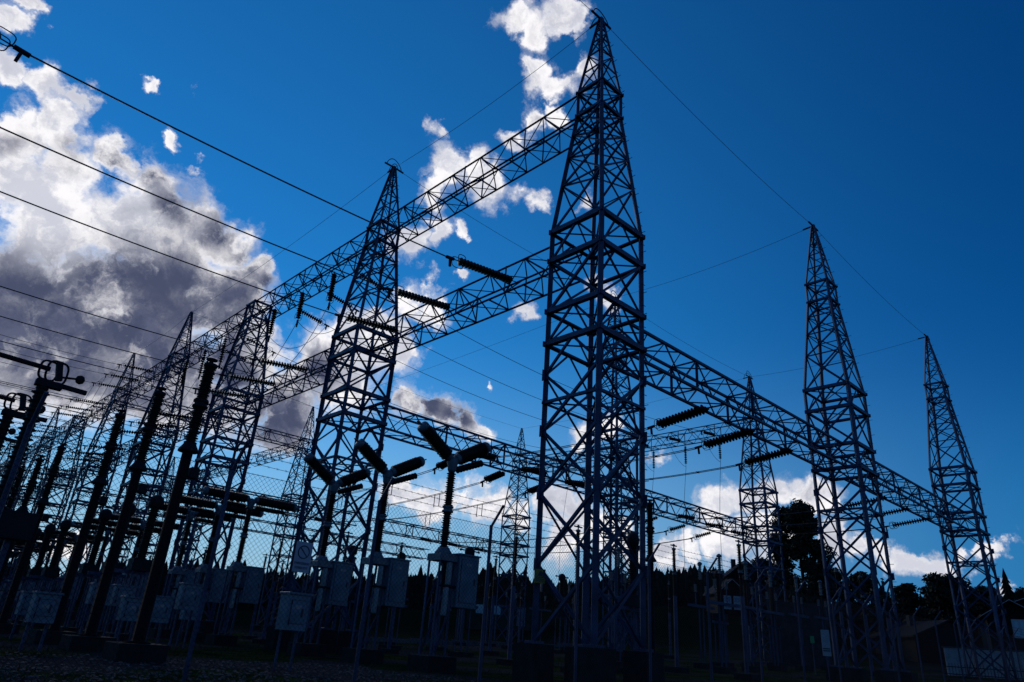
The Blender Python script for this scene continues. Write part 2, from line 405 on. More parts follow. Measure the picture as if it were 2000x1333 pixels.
grav_c = gmix(gramp(gnoise(28., 3), .35, .65), (.018, .018, .02), (.05, .05, .053))
mask = gramp(gnoise(.16, 3), .47, .53)
cd = nt.nodes.new('ShaderNodeVectorMath'); cd.operation = 'DISTANCE'; nt.links.new(geo.outputs['Position'], cd.inputs[0]); cd.inputs[1].default_value = (*SITE, 1)
far_ = gramp(cd.outputs['Value'], 66, 90)
nt.links.new(gmix(far_, gmix(mask, grass_c, grav_c), (.007, .011, .006)), bs.inputs['Base Color'])
bmp = nt.nodes.new('ShaderNodeBump'); bmp.inputs['Strength'].default_value = .8; bmp.inputs['Distance'].default_value = .05
nt.links.new(gnoise(24., 5), bmp.inputs['Height']); nt.links.new(bmp.outputs[0], bs.inputs['Normal'])
gme = bpy.data.meshes.new('ground'); gme.from_pydata(gv, [], gf); gme.materials.append(gm)
gme.polygons.foreach_set('use_smooth', [True] * len(gme.polygons))
link('ground', gme, kind='structure')

# ------------------------------------------------------------------ lattice towers
SX, SY = 19.87, 14.73
ZB, ZN, ZM2, ZM1, ZK2, ZK1, ZT2, ZT1, ZP = 1.0, 7.91, 9.94, 11.12, 13.07, 14.25, 19.57, 20.71, 24.74
WPTS = [(ZB, 1.06), (ZN, 1.105), (ZK1, 1.10), (ZT2, .583), (ZT1, .583), (ZP, .055)]
def tw(z): return float(np.interp(z, [a for a, b in WPTS], [b for a, b in WPTS]))
SG = [(-1, -1), (1, -1), (1, 1), (-1, 1)]
def tower_members(spire=True):
    out = []
    def P(c, z, k=1.0): w = tw(z) * k; return (SG[c % 4][0] * w, SG[c % 4][1] * w, z)
    def mid(c, z): a, b = Vector(P(c, z)), Vector(P(c + 1, z)); return tuple((a + b) / 2)
    top = ZP if spire else ZT1
    zs = [ZB, ZK1, ZT2, ZT1] + ([ZP] if spire else [])
    szs = [.17, .145, .12, .10]
    for c in range(4):
        for k in range(len(zs) - 1): out.append(('leg', P(c, zs[k]), P(c, zs[k + 1]), szs[k]))
    def ring(z, s, name='ring_beam', over=.06):
        for c in range(4):
            a, b = Vector(P(c, z)), Vector(P(c + 1, z)); e = (b - a).normalized() * over
            out.append((name, tuple(a - e), tuple(b + e), s))
    def plan(z, s=.06):
        out.append(('plan_brace', P(1, z), P(3, z), s)); out.append(('plan_brace', P(0, z), P(2, z), s))
    for z in (ZN,): ring(z, .09); plan(z)
    for z in (ZM2, ZM1, ZK2, ZK1): ring(z, .165, over=.12); plan(z)
    for z in (ZT2, ZT1): ring(z, .12, over=.10); plan(z, .05)
    def X(z0, z1, s):
        for c in range(4):
            out.append(('brace', P(c, z0), P(c + 1, z1), s)); out.append(('brace', P(c + 1, z0), P(c, z1), s))
    def V(z0, z1, s):
        for c in range(4):
            m = mid(c, z1); out.append(('brace', P(c, z0), m, s)); out.append(('brace', P(c + 1, z0), m, s))
    for a, b in ((1.0, 3.02), (3.02, 5.04), (5.04, 6.98), (6.98, 8.84)): X(a, b, .085)
    V(8.84, ZM2, .075); V(ZM2, ZM1, .07); X(ZM1, ZK2, .085); V(ZK2, ZK1, .07)
    L4 = [ZK1, 16.25, 17.55, 18.62, ZT2]
    for a, b in zip(L4, L4[1:]):
        X(a, b, .065)
        if b < ZT2: ring(b, .055, 'ring_beam', 0)
    X(ZT2, ZT1, .06)
    if spire:
        L5 = [ZT1, 21.75, 22.65, 23.4, 24.0, 24.45]
        for k, (a, b) in enumerate(zip(L5, L5[1:])):
            for c in range(4):
                if (c + k) % 2: out.append(('brace', P(c, a), P(c + 1, b), .05))
                else: out.append(('brace', P(c + 1, a), P(c, b), .05))
            ring(b, .05, 'ring_beam', 0)
        out.append(('peak_cap', (0, 0, ZP - .12), (0, 0, ZP + .06), .17))
    return out
bolt_me = None
def footing(parent, gz, low=0):
    for c in range(4):
        x, y = SG[c][0] * 1.06, SG[c][1] * 1.06
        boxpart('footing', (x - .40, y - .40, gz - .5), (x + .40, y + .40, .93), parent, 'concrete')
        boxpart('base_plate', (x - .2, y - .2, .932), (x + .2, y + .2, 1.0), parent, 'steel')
def make_tower(i, j, label, group=None, spire=True, detail=2, xy=None):
    x, y = xy if xy else (j * SX, i * SY)
    gz = ground_z(x, y)
    t = thing('lattice_tower', (x, y, 0), label, 'tower', group)
    mem = tower_members(spire)
    if detail >= 1:
        for (n, p, q, s) in mem:
            if n == 'leg':
                # the flat outside faces of the angle look outwards
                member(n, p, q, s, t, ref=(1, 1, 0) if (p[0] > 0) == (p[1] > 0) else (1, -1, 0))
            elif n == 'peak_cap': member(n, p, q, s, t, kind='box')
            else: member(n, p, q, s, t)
        for z in (3.02, 5.04, 6.98, 8.84):
            for c in range(4):
                w = tw(z); px, py = SG[c][0] * w, SG[c][1] * w
                a = Acc(); a.box((px - .012, py - SG[c][1] * .0 - .14, z - .16), (px + .012, py + .14, z + .16)); a.box((px - .14, py - .012, z - .16), (px + .14, py + .012, z + .16))
                a.build('gusset_plate', 'steel', t)
        if detail >= 2:
            z = 3.2; k = 0
            while z < (ZP if spire else ZT1) - .6:
                w = tw(z) + .03; e = .17
                if k % 2: p, q = (w, -w + .04, z), (w + e, -w + .04, z)
                else: p, q = (w - .04, -w, z), (w - .04, -w - e, z)
                if k % 2: member('step_bolt', p, q, .022, t, 'steel', 'rod')
                else: member('step_bolt', p, q, .022, t, 'steel', 'rod')
                z += .40; k += 1
    else:
        a = Acc()
        for (n, p, q, s) in mem:
            if n == 'leg': member(n, p, q, s, t)
            else: a.seg(p, q, s)
        a.build('bracing', 'steel', t, kind='stuff')
    footing(t, gz)
    return t
G_A = 'spired lattice towers of the far gantry rows'
tA1 = make_tower(0, 0, 'blue-grey lattice tower with jumper loops on its peak and a yellow plate on its leg', None, True, 2)
tB2 = make_tower(0, 1, 'spired lattice tower halfway along the long front crossbeam', None, True, 2)
tB3 = make_tower(0, 2, 'spired lattice tower at the free end of the front crossbeam beside the houses', None, True, 2)
tA2 = make_tower(1, 0, 'spired lattice tower standing right behind the Y-shaped breakers', None, True, 2)
tA3 = make_tower(2, 0, 'flat-topped lattice tower without a spire under the high beam', None, False, 1)
make_tower(3, 0, 'spired lattice tower next beyond the flat-topped tower in the high-beam row', None, True, 1)
tC1 = make_tower(1, 1, 'spired lattice tower in the yard straight behind the tower with the yellow plate', None, True, 1)
tC2 = make_tower(1, 2, 'spired lattice tower where the rear high beam ends, in front of the leafy tree', None, True, 1)
make_tower(3, 2, 'spired lattice tower at the far end of the rear high beam above the forest ridge', None, True, 0)
make_tower(4, 1, 'spired lattice tower where two far high beams meet at a corner', None, True, 0)
for (i, j) in ((4, 0), (6, 0), (8, 0), (7, 1)):
    make_tower(i, j, 'spired lattice tower far down the gantry rows seen small behind insulators', G_A, True, 0)
for (i, j) in ((5, 0), (7, 0), (9, 0), (6, 1), (8, 1), (2, 2)):
    make_tower(i, j, 'short flat-topped lattice tower far down the gantry rows', 'flat-topped far towers', False, 0)
for i in (0, 1, 2, 3):
    make_tower(i, -1, 'spired lattice tower of the incoming line gantry outside the yard', 'incoming line towers', True, 0)

# ------------------------------------------------------------------ lattice beams between the towers
def beam_members(L, h, hw, n):
    """box girder along +y from 0 to L, z from 0 to h"""
    out = []
    for sx in (-1, 1):
        for z in (0, h): out.append(('chord', (sx * hw, 0, z), (sx * hw, L, z), .095))
    st = L / n
    for k in range(n):
        a, b = k * st, (k + 1) * st
        for sx in (-1, 1):
            if k % 2: out.append(('lacing', (sx * hw, a, 0), (sx * hw, b, h), .044))
            else: out.append(('lacing', (sx * hw, a, h), (sx * hw, b, 0), .044))
        for z in (0, h):
            s = 1 if (k + (z > 0)) % 2 else -1
            out.append(('lacing', (-s * hw, a, z), (s * hw, b, z), .042))
        if 0 < k and k % 2 == 0:
            for z in (0, h): out.append(('cross_tie', (-hw, a, z), (hw, a, z), .05))
        if k in (n // 4, n // 2, n - n // 4):
            for sx in (-1, 1): out.append(('post', (sx * hw, a, 0), (sx * hw, a, h), .075))
            out.append(('cross_tie', (-hw, a, 0), (hw, a, h), .05))
    return out
def make_beam(p, direction, L, h, hw, n, label, detail=1, group=None):
    rz = 0.0 if direction == 'y' else -math.pi / 2
    t = thing('lattice_beam', p, label, 'beam', group, rz)
    mem = beam_members(L, h, hw, n)
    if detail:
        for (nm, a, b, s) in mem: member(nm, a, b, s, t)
    else:
        acc = Acc()
        for (nm, a, b, s) in mem:
            if nm == 'chord': member(nm, a, b, s, t)
            else: acc.seg(a, b, s)
        acc.build('lacing', 'steel', t, kind='stuff')
    return t
HB = 1.12
WT, WK = .555, .66
ybeam_names = ['between the yellow-plated tower and the tower behind the Y-shaped breakers', 'between the tower behind the Y-shaped breakers and the flat-topped tower', 'just beyond the flat-topped tower']
for i in range(0, 9):
    gap = .585
    d = 1 if i < 4 else 0
    lab = ('high lattice beam ' + ybeam_names[i]) if i < 3 else 'high lattice beam section far down the high-beam row'
    make_beam((0, i * SY + gap, ZT2), 'y', SY - 2 * gap, HB, WT, 14, lab, d, None if i < 3 else 'far high beam sections')
for i in range(0, 7):
    gap = 1.12
    d = 1 if i < 3 else 0
    lab = ('lower lattice beam ' + ybeam_names[i]) if i < 3 else 'lower lattice beam section far down the high-beam row'
    make_beam((0, i * SY + gap, ZK2), 'y', SY - 2 * gap, HB, WT, 13, lab, d, None if i < 3 else 'far lower beam sections')
def xbeam(i, j, z, label, d, group=None, gap=1.12, n=17):
    make_beam((j * SX + gap, i * SY, z), 'x', SX - 2 * gap, HB, WT, n, label, d, group)
xbeam(0, 0, ZM2, 'front crossbeam section starting at the tower with the yellow plate', 1)
xbeam(0, 1, ZM2, 'front crossbeam section ending at the tower beside the houses', 1)
xbeam(1, 0, ZM2, 'crossbeam section starting at the tower behind the Y-shaped breakers', 1)
xbeam(1, 1, ZM2, 'crossbeam section ending at the tower in front of the leafy tree', 1)
for i in (3, 4):
    for j in (0, 1):
        xbeam(i, j, ZM2, 'low crossbeam section crossing the back of the yard above the forest ridge', 0, 'rear low crossbeams')
xbeam(4, 0, ZT2, 'high crossbeam reaching the far corner tower under the grey cloud', 0, None, .6, 18)
for i in (1, 2):
    make_beam((2 * SX, i * SY + .6, ZT2), 'y', SY - 1.2, HB, WT, 14, 'rear high beam section with short strings over the hanging droppers' if i == 1 else 'rear high beam section running out to the far-end tower over the ridge', 1 if i == 1 else 0)
for i in (4, 5, 6, 7):
    make_beam((SX, i * SY + .6, ZT2), 'y', SY - 1.2, HB, WT, 14, 'high beam section running away from the far corner tower', 0, 'far corner beams')
for i in (0, 1, 2):
    make_beam((-SX, i * SY + 1.12, ZK2), 'y', SY - 2.24, HB, WT, 13, 'lattice beam of the incoming line gantry outside the yard', 0, 'incoming line beams')

# ------------------------------------------------------------------ insulator strings
disc_prof = [(.03, 0), (.055, .012), (.06, .05), (.15, .085), (.152, .10), (.12, .112), (.04, .118), (.03, .15)]
disc_mesh = mesh_of('insulator_disc', *lathe(disc_prof, 14), 'porcelain', True)
disc_small = mesh_of('insulator_disc_far', *lathe([(.03, 0), (.06, .03), (.15, .085), (.12, .11), (.03, .15)], 8), 'porcelain', True)
def ring_loop(c, ex, ey, rx, ry, n=18):
    c = Vector(c); ex = Vector(ex); ey = Vector(ey)
    return [c + ex * (rx * math.copysign(abs(math.cos(a)) ** .6, math.cos(a))) + ey * (ry * math.copysign(abs(math.sin(a)) ** .6, math.sin(a))) for a in np.arange(n) * 2 * math.pi / n]
def make_string(p, q, label, group, double=False, detail=1, rings=True, name='insulator_string', gap=.26, end=.30):
    """tension or suspension string from the steel at p to the live end at q"""
    p = Vector(p); q = Vector(q); t = thing(name, p, label, 'insulator', group)
    e = (q - p); L = e.length; e.normalize()
    side = e.cross(Vector((0, 0, 1)))
    side = Vector((1, 0, 0)) if side.length < .2 else side.normalized()
    up = side.cross(e).normalized()
    l0, l1 = end, L - end
    pitch = .148 if detail else .17
    n = int((l1 - l0) / pitch)
    offs = (-gap / 2, gap / 2) if double else (0.,)
    member('link_rod', (0, 0, 0), tuple(e * l0), .035, t, 'steel_dark', 'rod')
    member('link_rod', tuple(e * (l0 + n * pitch)), tuple(e * L), .035, t, 'steel_dark', 'rod')
    if double:
        for l in (l0 - .02, l0 + n * pitch + .02):
            member('yoke_plate', tuple(e * l - side * gap * .62), tuple(e * l + side * gap * .62), .05, t, 'steel_dark', 'box')
    for o in offs:
        base = e * l0 + side * o
        if detail:
            for k in range(n):
                a = base + e * (k * pitch)
                link('disc', disc_mesh, t, orient(a, a + e))
        else:
            acc = Acc(); v, f = lathe([(.03, 0), (.06, .03), (.15, .09), (.11, .12), (.03, .165)], 7)
            for k in range(n):
                a = base + e * (k * pitch); acc.add(v, f, orient(a, a + e))
            acc.build('disc_stack', 'porcelain', t, smooth=True)
    if rings:
        c = e * (L - .38)
        for s in (1, -1):
            link('corona_ring', mesh_of('corona_ring', *tube(ring_loop(c + up * (.0), e, up, .25 if s > 0 else .17, .20), .014, 5, True), 'steel_dark', True), t, Matrix.Translation(side * (.13 * s)))
        m_ = c + e * .2
        member('clamp', tuple(e * (L - .12)), tuple(e * (L + .22)), .085, t, 'steel_dark', 'box')
        member('clamp', tuple(e * (L + .05)), tuple(e * (L + .02) - Vector((0, 0, .32))), .07, t, 'steel_dark', 'box')
    return t
PH = (3.75, 7.36, 10.97)
ORD = ('nearest the yellow-plated tower', 'middle of its three', 'farthest from the yellow-plated tower')
ORD_X = ('first from the yellow-plated tower', 'second from the yellow-plated tower', 'third from the yellow-plated tower')
def dead_end_label(where): return 'dark disc insulator string pulled tight ' + where
# incoming line on the lower beams: strings + conductors towards -x
for i in range(0, 6):
    for k, dy in enumerate(PH):
        y = i * SY + dy - (.45 if i == 0 else 0.0)
        d = 1 if i < 2 else 0
        lab = ('long disc string on the lower beam before the breakers, ' + ORD[k], 'long disc string on the lower beam by the flat-topped tower, ' + ORD[k])[i] if i < 2 else 'small disc insulator string holding an incoming conductor at a far lower beam'
        grp = ('near incoming strings', 'middle incoming strings')[i] if i < 2 else 'far incoming strings'
        p = (-.60, y, 13.22); q = (-3.75, y, 12.80)
        make_string(p, q, lab, grp, False, d)
        far = (-16.6, y + .1, 12.45)
        c = tag(wire('overhead_conductor', [(-3.9, y, 12.78)] + sag_pts((-4.0, y, 12.77), far, .12, 18), .024 if i < 2 else .02),
                'thick incoming conductor on the first bay strings, ' + ORD[k] if i == 0 else 'dark overhead conductor of the incoming bays beyond the tower behind the breakers', 'cable', 'first bay conductors' if i == 0 else 'farther incoming conductors')
        if i < 3:
            make_string((-SX + .6, y + .1, 12.75), (-16.4, y + .1, 12.45), 'disc insulator string at the outer end of an incoming conductor', 'outer incoming strings', False, 0)
# high beam: hanging strings, slanted strings, spans across the yard
for i in (1, 2):
    for k, dy in enumerate(PH):
        y = i * SY + dy + .55
        d = 1 if i == 1 else 0
        w_ = 'beside the flat-topped tower' if i == 1 else 'beyond the flat-topped tower'
        make_string((-.2, y, ZT2 - .02), (-.2, y - .1, 17.4), 'disc string hanging ' + w_ + ', ' + ORD[k], 'hanging strings ' + w_, False, d, end=.14)
        y2 = y - .9
        make_string((.6, y2, ZT2 + .02), (3.0, y2, 19.22), 'disc string slanting into the yard ' + w_ + ', ' + ORD[k], 'slanted strings ' + w_, False, d)
        tag(wire('jumper_wire', sag_pts((-.2, y - .1, 17.45), (3.0, y2, 19.1), 1.15, 20), .016), 'slack jumper wire looping between hanging and slanted strings ' + w_, 'cable', 'jumpers ' + w_)
        tag(wire('dropper_wire', sag_pts((-.2, y - .1, 17.45), (-2.4, y - .4, 12.5), .7, 16), .016), 'thin wire drooping from a hanging string towards the breakers ' + w_, 'cable', 'droppers ' + w_)
        e = (2 * SX - 3.0, y2, 19.35)
        tag(wire('overhead_conductor', sag_pts((3.2, y2, 19.2), e, 1.1, 26), .018), 'thin conductor spanning the yard between the high beam and the rear high beam', 'cable', 'cross-yard spans')
        make_string((2 * SX - .6, y2, ZT2 + .05), e, 'short disc insulator string on the near side of the rear high beam', 'rear beam strings', False, 0)
        make_string((2 * SX, y - .9, ZT2 - .02), (2 * SX, y - .9, 17.2), 'thin insulator hanging below the rear high beam with a dropper', 'rear hanging insulators', False, 0, False)
        tag(wire('dropper_wire', [Vector((2 * SX - .0, y - .9, 17.2)).lerp(Vector((2 * SX - 1.5, y - 1.4, 6.2)), t) + Vector((-.35 * math.sin(t * math.pi), 0, 0)) for t in np.linspace(0, 1, 14)], .018), 'long thin dropper wire falling from the rear hanging insulators', 'cable', 'rear droppers')
        tag(wire('jumper_wire', sag_pts(e, (2 * SX, y - .9, 17.25), .5, 14), .016), 'curved jumper wire under the rear high beam', 'cable', 'rear jumpers')
for i in (3, 4, 5, 6):
    for k, dy in enumerate(PH):
        y = i * SY + dy - 1.0
        make_string((-.6, y, 19.75), (-3.4, y, 19.5), 'small disc insulator string sticking out level from the far high beam', 'far high beam strings', False, 0)
        tag(wire('overhead_conductor', sag_pts((-3.5, y, 19.48), (-SX, y, 19.6), .35, 12), .018), 'thin conductor leaving the far high beam towards the incoming gantry', 'cable', 'far high conductors')
        tag(wire('dropper_wire', sag_pts((-3.4, y, 19.4), (-6.0, y, 7.0), .3, 10), .014), 'thin dropper wire hanging from a far high-beam string', 'cable', 'far high droppers')
# bus level: strings and twin conductors along y under the crossbeams
XB = [7.1, 10.7, 14.3, 26.0, 29.55, 33.1]
for n_, x in enumerate(XB):
    near = n_ < 3
    w_ = 'front crossbeam nearest the yellow-plated tower' if near else 'front crossbeam beside the houses'
    make_string((x, -.1, 9.88), (x, 2.75, 9.52), ('double disc string on the front crossbeam, ' + ORD_X[n_]) if near else ('single disc string on the front crossbeam, ' + ('first', 'second', 'third')[n_ - 3] + ' past the halfway tower'), 'bus strings, ' + w_, near, 1)
    def twin(p, q, sag, lab, grp):
        t = thing('twin_bus_conductor', p, lab, 'cable', grp)
        for s in (-.09, .09):
            pts = [v - Vector(p) + Vector((s, 0, 0)) for v in sag_pts(p, q, sag, 14)]
            wire('subconductor', pts, .02, t)
        P_ = sag_pts(p, q, sag, 14)
        for m in (3, 7, 11):
            c = P_[m] - Vector(p); member('spacer', tuple(c + Vector((-.12, 0, 0))), tuple(c + Vector((.12, 0, 0))), .05, t, 'steel_dark', 'box')
        return t
    twin((x, 2.95, 9.48), (x, 12.1, 9.5), .12, 'twin bus conductor between the two front crossbeams', 'front twin buses')
    make_string((x, SY - .56, 9.92), (x, 12.2, 9.55), 'dark disc string on the front side of the second crossbeam', 'second crossbeam front strings', near, 1 if near else 0)
    make_string((x, SY + .56, 9.92), (x, SY + 2.5, 9.55), 'dark disc string on the rear side of the second crossbeam', 'second crossbeam rear strings', near, 1 if near else 0)
    twin((x, SY + 2.7, 9.5), (x, 3 * SY - 2.6, 9.5), .55, 'long twin bus conductor from the second crossbeam to the back of the yard', 'rear twin buses')
    make_string((x, 3 * SY - .56, 9.92), (x, 3 * SY - 2.5, 9.55), 'small disc string on the rear low crossbeams', 'rear crossbeam strings', False, 0)
    # small U-shaped droppers clipped on the bus
    for yy in (SY + 6.5, SY + 12.0):
        if near:
            zz = 9.5 - 4 * .55 * ((yy - SY - 2.7) / 24.2) * (1 - (yy - SY - 2.7) / 24.2)
            tag(wire('bus_stirrup', [(x, yy, zz), (x, yy, zz - .75), (x, yy + .5, zz - .78), (x, yy + .5, zz)], .025, None, 'steel_dark', 6), 'small U-shaped stirrup hanging from a twin bus conductor', 'stirrup', 'bus stirrups')
# shield wires between the peaks
def shield(a, b, lab, sag=.35):
    tag(wire('shield_wire', sag_pts((a[0], a[1], ZP), (b[0], b[1], ZP), sag, 14), .011), lab, 'cable', 'shield wires')
SHL = 'thin shield wire strung from tower peak to tower peak'
def g(i, j): return (j * SX, i * SY)
for a, b in ((g(0, 0), g(1, 0)), (g(1, 0), g(3, 0)), (g(3, 0), g(4, 0)), (g(4, 0), g(6, 0)), (g(0, 0), g(0, 1)), (g(0, 1), g(0, 2)), (g(0, 0), g(0, -1)),
             (g(1, 0), g(1, 1)), (g(1, 1), g(1, 2)), (g(0, 1), g(1, 1)), (g(0, 2), g(1, 2)), (g(1, 1), g(4, 1)), (g(1, 2), g(3, 2)), (g(3, 0), g(3, 2)), (g(4, 0), g(4, 1)), (g(6, 0), g(8, 0))):
    shield(a, b, SHL)
# peak hardware with jumper loops
for t, big in ((tA1, 1), (tA2, 1), (tB2, 0), (tB3, 0), (tC1, 1), (tC2, 1)):
    for (dx, dy) in ((1, 0), (-1, 0), (0, 1)):
        member('tension_clamp', (dx * .1, dy * .1, ZP), (dx * .62, dy * .62, ZP - .02), .07, t, 'steel_dark', 'box')
    if big:
        link('jumper_loop', mesh_of('jumper_loop', *tube([Vector((-.5 + 1.0 * s, .0 + .12 * math.sin(s * 3.1), ZP + .62 * math.sin(s * math.pi) ** .7)) for s in np.linspace(0, 1, 16)], .022, 6), 'steel_dark', True), t)
        link('jumper_loop', mesh_of('jumper_loop', *tube([Vector((.0 + .3 * s, .55 - .5 * s, ZP + .5 * math.sin(s * math.pi) ** .7)) for s in np.linspace(0, 1, 14)], .02, 6), 'steel_dark', True), t)
# yellow danger plate on the left leg of the first tower
yp = Acc(); yp.box((-.16, -.012, 0), (.16, .012, .38))
plate = yp.build('warning_plate', 'yellow', tA1, Matrix.Translation((-1.10, .93, 2.5)) @ Matrix.Rotation(-math.radians(42), 4, 'Z'))
yp2 = Acc(); yp2.add([(-.07, 0, .2), (.07, 0, .2), (0, 0, .33), (-.07, -.004, .2), (.07, -.004, .2), (0, -.004, .33)], [(3, 4, 5), (0, 2, 1), (0, 1, 4, 3), (1, 2, 5, 4), (2, 0, 3, 5)])
for z in (.05, .1, .15): yp2.box((-.12, -.004, z), (.12, 0, z + .018))
yp2.build('plate_print', 'sign_ink', plate, Matrix.Translation((0, -.0135, 0)))

# ------------------------------------------------------------------ switchgear
ins_col_a = mesh_of('ribbed_column', *sheds(1.05, .10, .155, 15, .86), 'porcelain', True)
ins_col_b = mesh_of('ribbed_column_long', *sheds(1.42, .10, .155, 20, .86), 'porcelain', True)
ins_arm = mesh_of('ribbed_chamber', *sheds(1.18, .15, .225, 20, .92, 16), 'porcelain', True)
ins_arm_t = mesh_of('ribbed_chamber_level', *sheds(1.80, .14, .21, 28, .92, 16), 'porcelain', True)
ins_cap = mesh_of('ribbed_capacitor', *sheds(1.12, .075, .12, 17, .9), 'porcelain', True)
ins_slim = mesh_of('ribbed_post', *sheds(1.0, .055, .11, 14, .85), 'porcelain', True)
ins_pale = mesh_of('ribbed_pale', *sheds(.8, .06, .13, 9, .85), 'grey_ins', True)
flange = mesh_of('flange', *lathe([(.13, 0), (.18, .005), (.18, .06), (.14, .07), (.14, .13), (.18, .14), (.18, .19), (.13, .195)], 14), 'casting', True)
flange_dark = mesh_of('flange_dark', *lathe([(.13, 0), (.18, .005), (.18, .06), (.14, .07), (.14, .13), (.18, .14), (.18, .19), (.13, .195)], 14), 'steel_dark', True)
endcap = mesh_of('end_cap', *lathe([(.15, 0), (.2, .01), (.2, .12), (.17, .17), (.08, .2)], 14), 'casting', True)
hub_ball = mesh_of('hub', *lathe([(.10, -.28), (.14, -.2), (.15, -.08), (.19, .02), (.18, .12), (.12, .2), (.03, .24)], 14), 'casting', True)
def support(t, gz, top, w=.26):
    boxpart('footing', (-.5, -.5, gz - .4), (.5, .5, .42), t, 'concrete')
    for sx in (-1, 1):
        for sy in (-1, 1): member('leg', (sx * w, sy * w, .42), (sx * w, sy * w, top), .085, t)
    n = 2
    for k in range(n):
        a = .5 + (top - .6) * k / n; b = .5 + (top - .6) * (k + 1) / n
        for s in (-1, 1):
            member('brace', (-w, s * w, a), (w, s * w, b), .045, t); member('brace', (s * w, -w, b), (s * w, w, a), .045, t)
def cabinet(t, x0, x1, y0, y1, z0, z1):
    c = boxpart('cabinet', (x0, y0, z0), (x1, y1, z1), t, 'cabinet')
    cx, cy, cz = (x0 + x1) / 2, (y0 + y1) / 2, (z0 + z1) / 2
    def sub(name, lo, hi, mat): return boxpart(name, Vector(lo) - Vector((cx, cy, cz)), Vector(hi) - Vector((cx, cy, cz)), c, mat)
    m = .075
    sub('door_seal', (x0 + m, y0 - .006, z0 + .13), (x1 - m, y0 + .004, z1 - .11), 'cabinet_seam')
    sub('door', (x0 + m + .014, y0 - .022, z0 + .144), (x1 - m - .014, y0 - .004, z1 - .124), 'cabinet')
    sub('handle', (x1 - m - .11, y0 - .05, cz - .09), (x1 - m - .07, y0 - .02, cz + .09), 'cabinet_seam')
    for hz in (.22, .78):
        sub('hinge', (x0 + m - .012, y0 - .03, z0 + (z1 - z0) * hz - .05), (x0 + m + .012, y0 - .0225, z0 + (z1 - z0) * hz + .05), 'steel_dark')
    sub('name_plate', (x0 + (x1 - x0) * .35, y0 - .026, z1 - .30), (x0 + (x1 - x0) * .62, y0 - .0225, z1 - .22), 'grey_ins')
    sub('rain_roof', (x0 - .03, y0 - .05, z1), (x1 + .03, y1 + .03, z1 + .045), 'cabinet')
    return c
def breaker(x, y, kind, label, group):
    gz = ground_z(x, y); t = thing('circuit_breaker', (x, y, 0), label, 'breaker', group)
    support(t, gz, 3.02)
    boxpart('mechanism_housing', (-.34, -.33, 3.02), (.34, .33, 3.22), t, 'casting')
    link('bell_housing', mesh_of('bell_housing', *lathe([(.26, 0), (.27, .05), (.2, .14), (.18, .2)], 14), 'casting', True), t, Matrix.Translation((0, 0, 3.222)))
    for dx, z0, z1 in ((.05, 2.35, 2.98), (.0, 1.5, 2.28)):
        link('actuator_tube', mesh_of('actuator_tube', *lathe([(.085, 0), (.09, .02), (.09, z1 - z0 - .02), (.085, z1 - z0)], 12), 'grey_ins', True), t, Matrix.Translation((dx, -.30, z0)))
    boxpart('tube_bracket', (-.2, -.36, 2.285), (.36, -.2, 2.345), t, 'steel_dark')
    cabinet(t, .33, 1.12, -.42, .18, 1.76, 3.24)
    boxpart('cabinet_bracket', (.2, -.2, 2.3), (.328, .0, 2.4), t, 'steel_dark')
    link('insulator', ins_col_a, t, Matrix.Translation((0, 0, 3.425)))
    link('flange', flange, t, Matrix.Translation((0, 0, 4.478)))
    link('insulator', ins_col_a, t, Matrix.Translation((0, 0, 4.675)))
    link('hub', hub_ball, t, Matrix.Translation((0, 0, 6.02)))
    if kind == 'Y':
        ends = [((-.17, 0, 6.2), (-1.36, 0, 6.93)), ((.17, 0, 6.2), (1.47, 0, 6.93))]; arm = ins_arm
    else:
        ends = [((-.2, 0, 6.2), (-2.15, 0, 6.2)), ((.2, 0, 6.2), (2.15, 0, 6.2))]; arm = ins_arm_t
    for a, b in ends:
        a = Vector(a); b = Vector(b); e = (b - a).normalized()
        link('arm_neck', mesh_of('arm_neck', *lathe([(.12, 0), (.15, .03), (.15, .12), (.17, .14)], 12), 'casting', True), t, orient(a - e * .06, b))
        link('interrupter_chamber', arm, t, orient(a + e * .08, b))
        l = (1.26 if kind == 'Y' else 1.88)
        c = link('end_cap', endcap, t, orient(a + e * l, a + e * 5))
        boxpart('terminal_pad', (-.05, -.02, .2), (.05, .02, .36), c, 'casting')
    if kind == 'Y':
        link('grading_capacitor', ins_cap, t, orient((.2, 0, 5.86), (1.4, 0, 6.38)))
    else:
        for s in (-1, 1): link('grading_capacitor', ins_cap, t, orient((s * .25, .0, 5.86), (s * 1.5, .0, 5.86)))
    return t
XBRK = -2.38
ORD_F = ('first from the fence', 'second from the fence', 'third from the fence')
for k, dy in enumerate(PH): breaker(XBRK, dy + .05, 'Y', 'Y-armed circuit breaker with grey cabinet, ' + ORD[k], 'Y-shaped breakers behind the fence')
tb = None
for i in range(1, 7):
    for k, dy in enumerate(PH):
        y = i * SY + dy - .1
        lab = 'T-shaped breaker with level ribbed arms behind the Y-shaped breakers, ' + ORD[k] if i == 1 else 'T-shaped circuit breaker deep in the left bays behind other columns'
        grp = 'T-shaped breakers by the flat-topped tower' if i == 1 else 'T-shaped breakers farther back'
        if tb is None: tb = breaker(XBRK, y, 'T', lab, grp)
        else:
            c = copy_tree(tb, (XBRK, y, 0), lab); c['group'] = grp
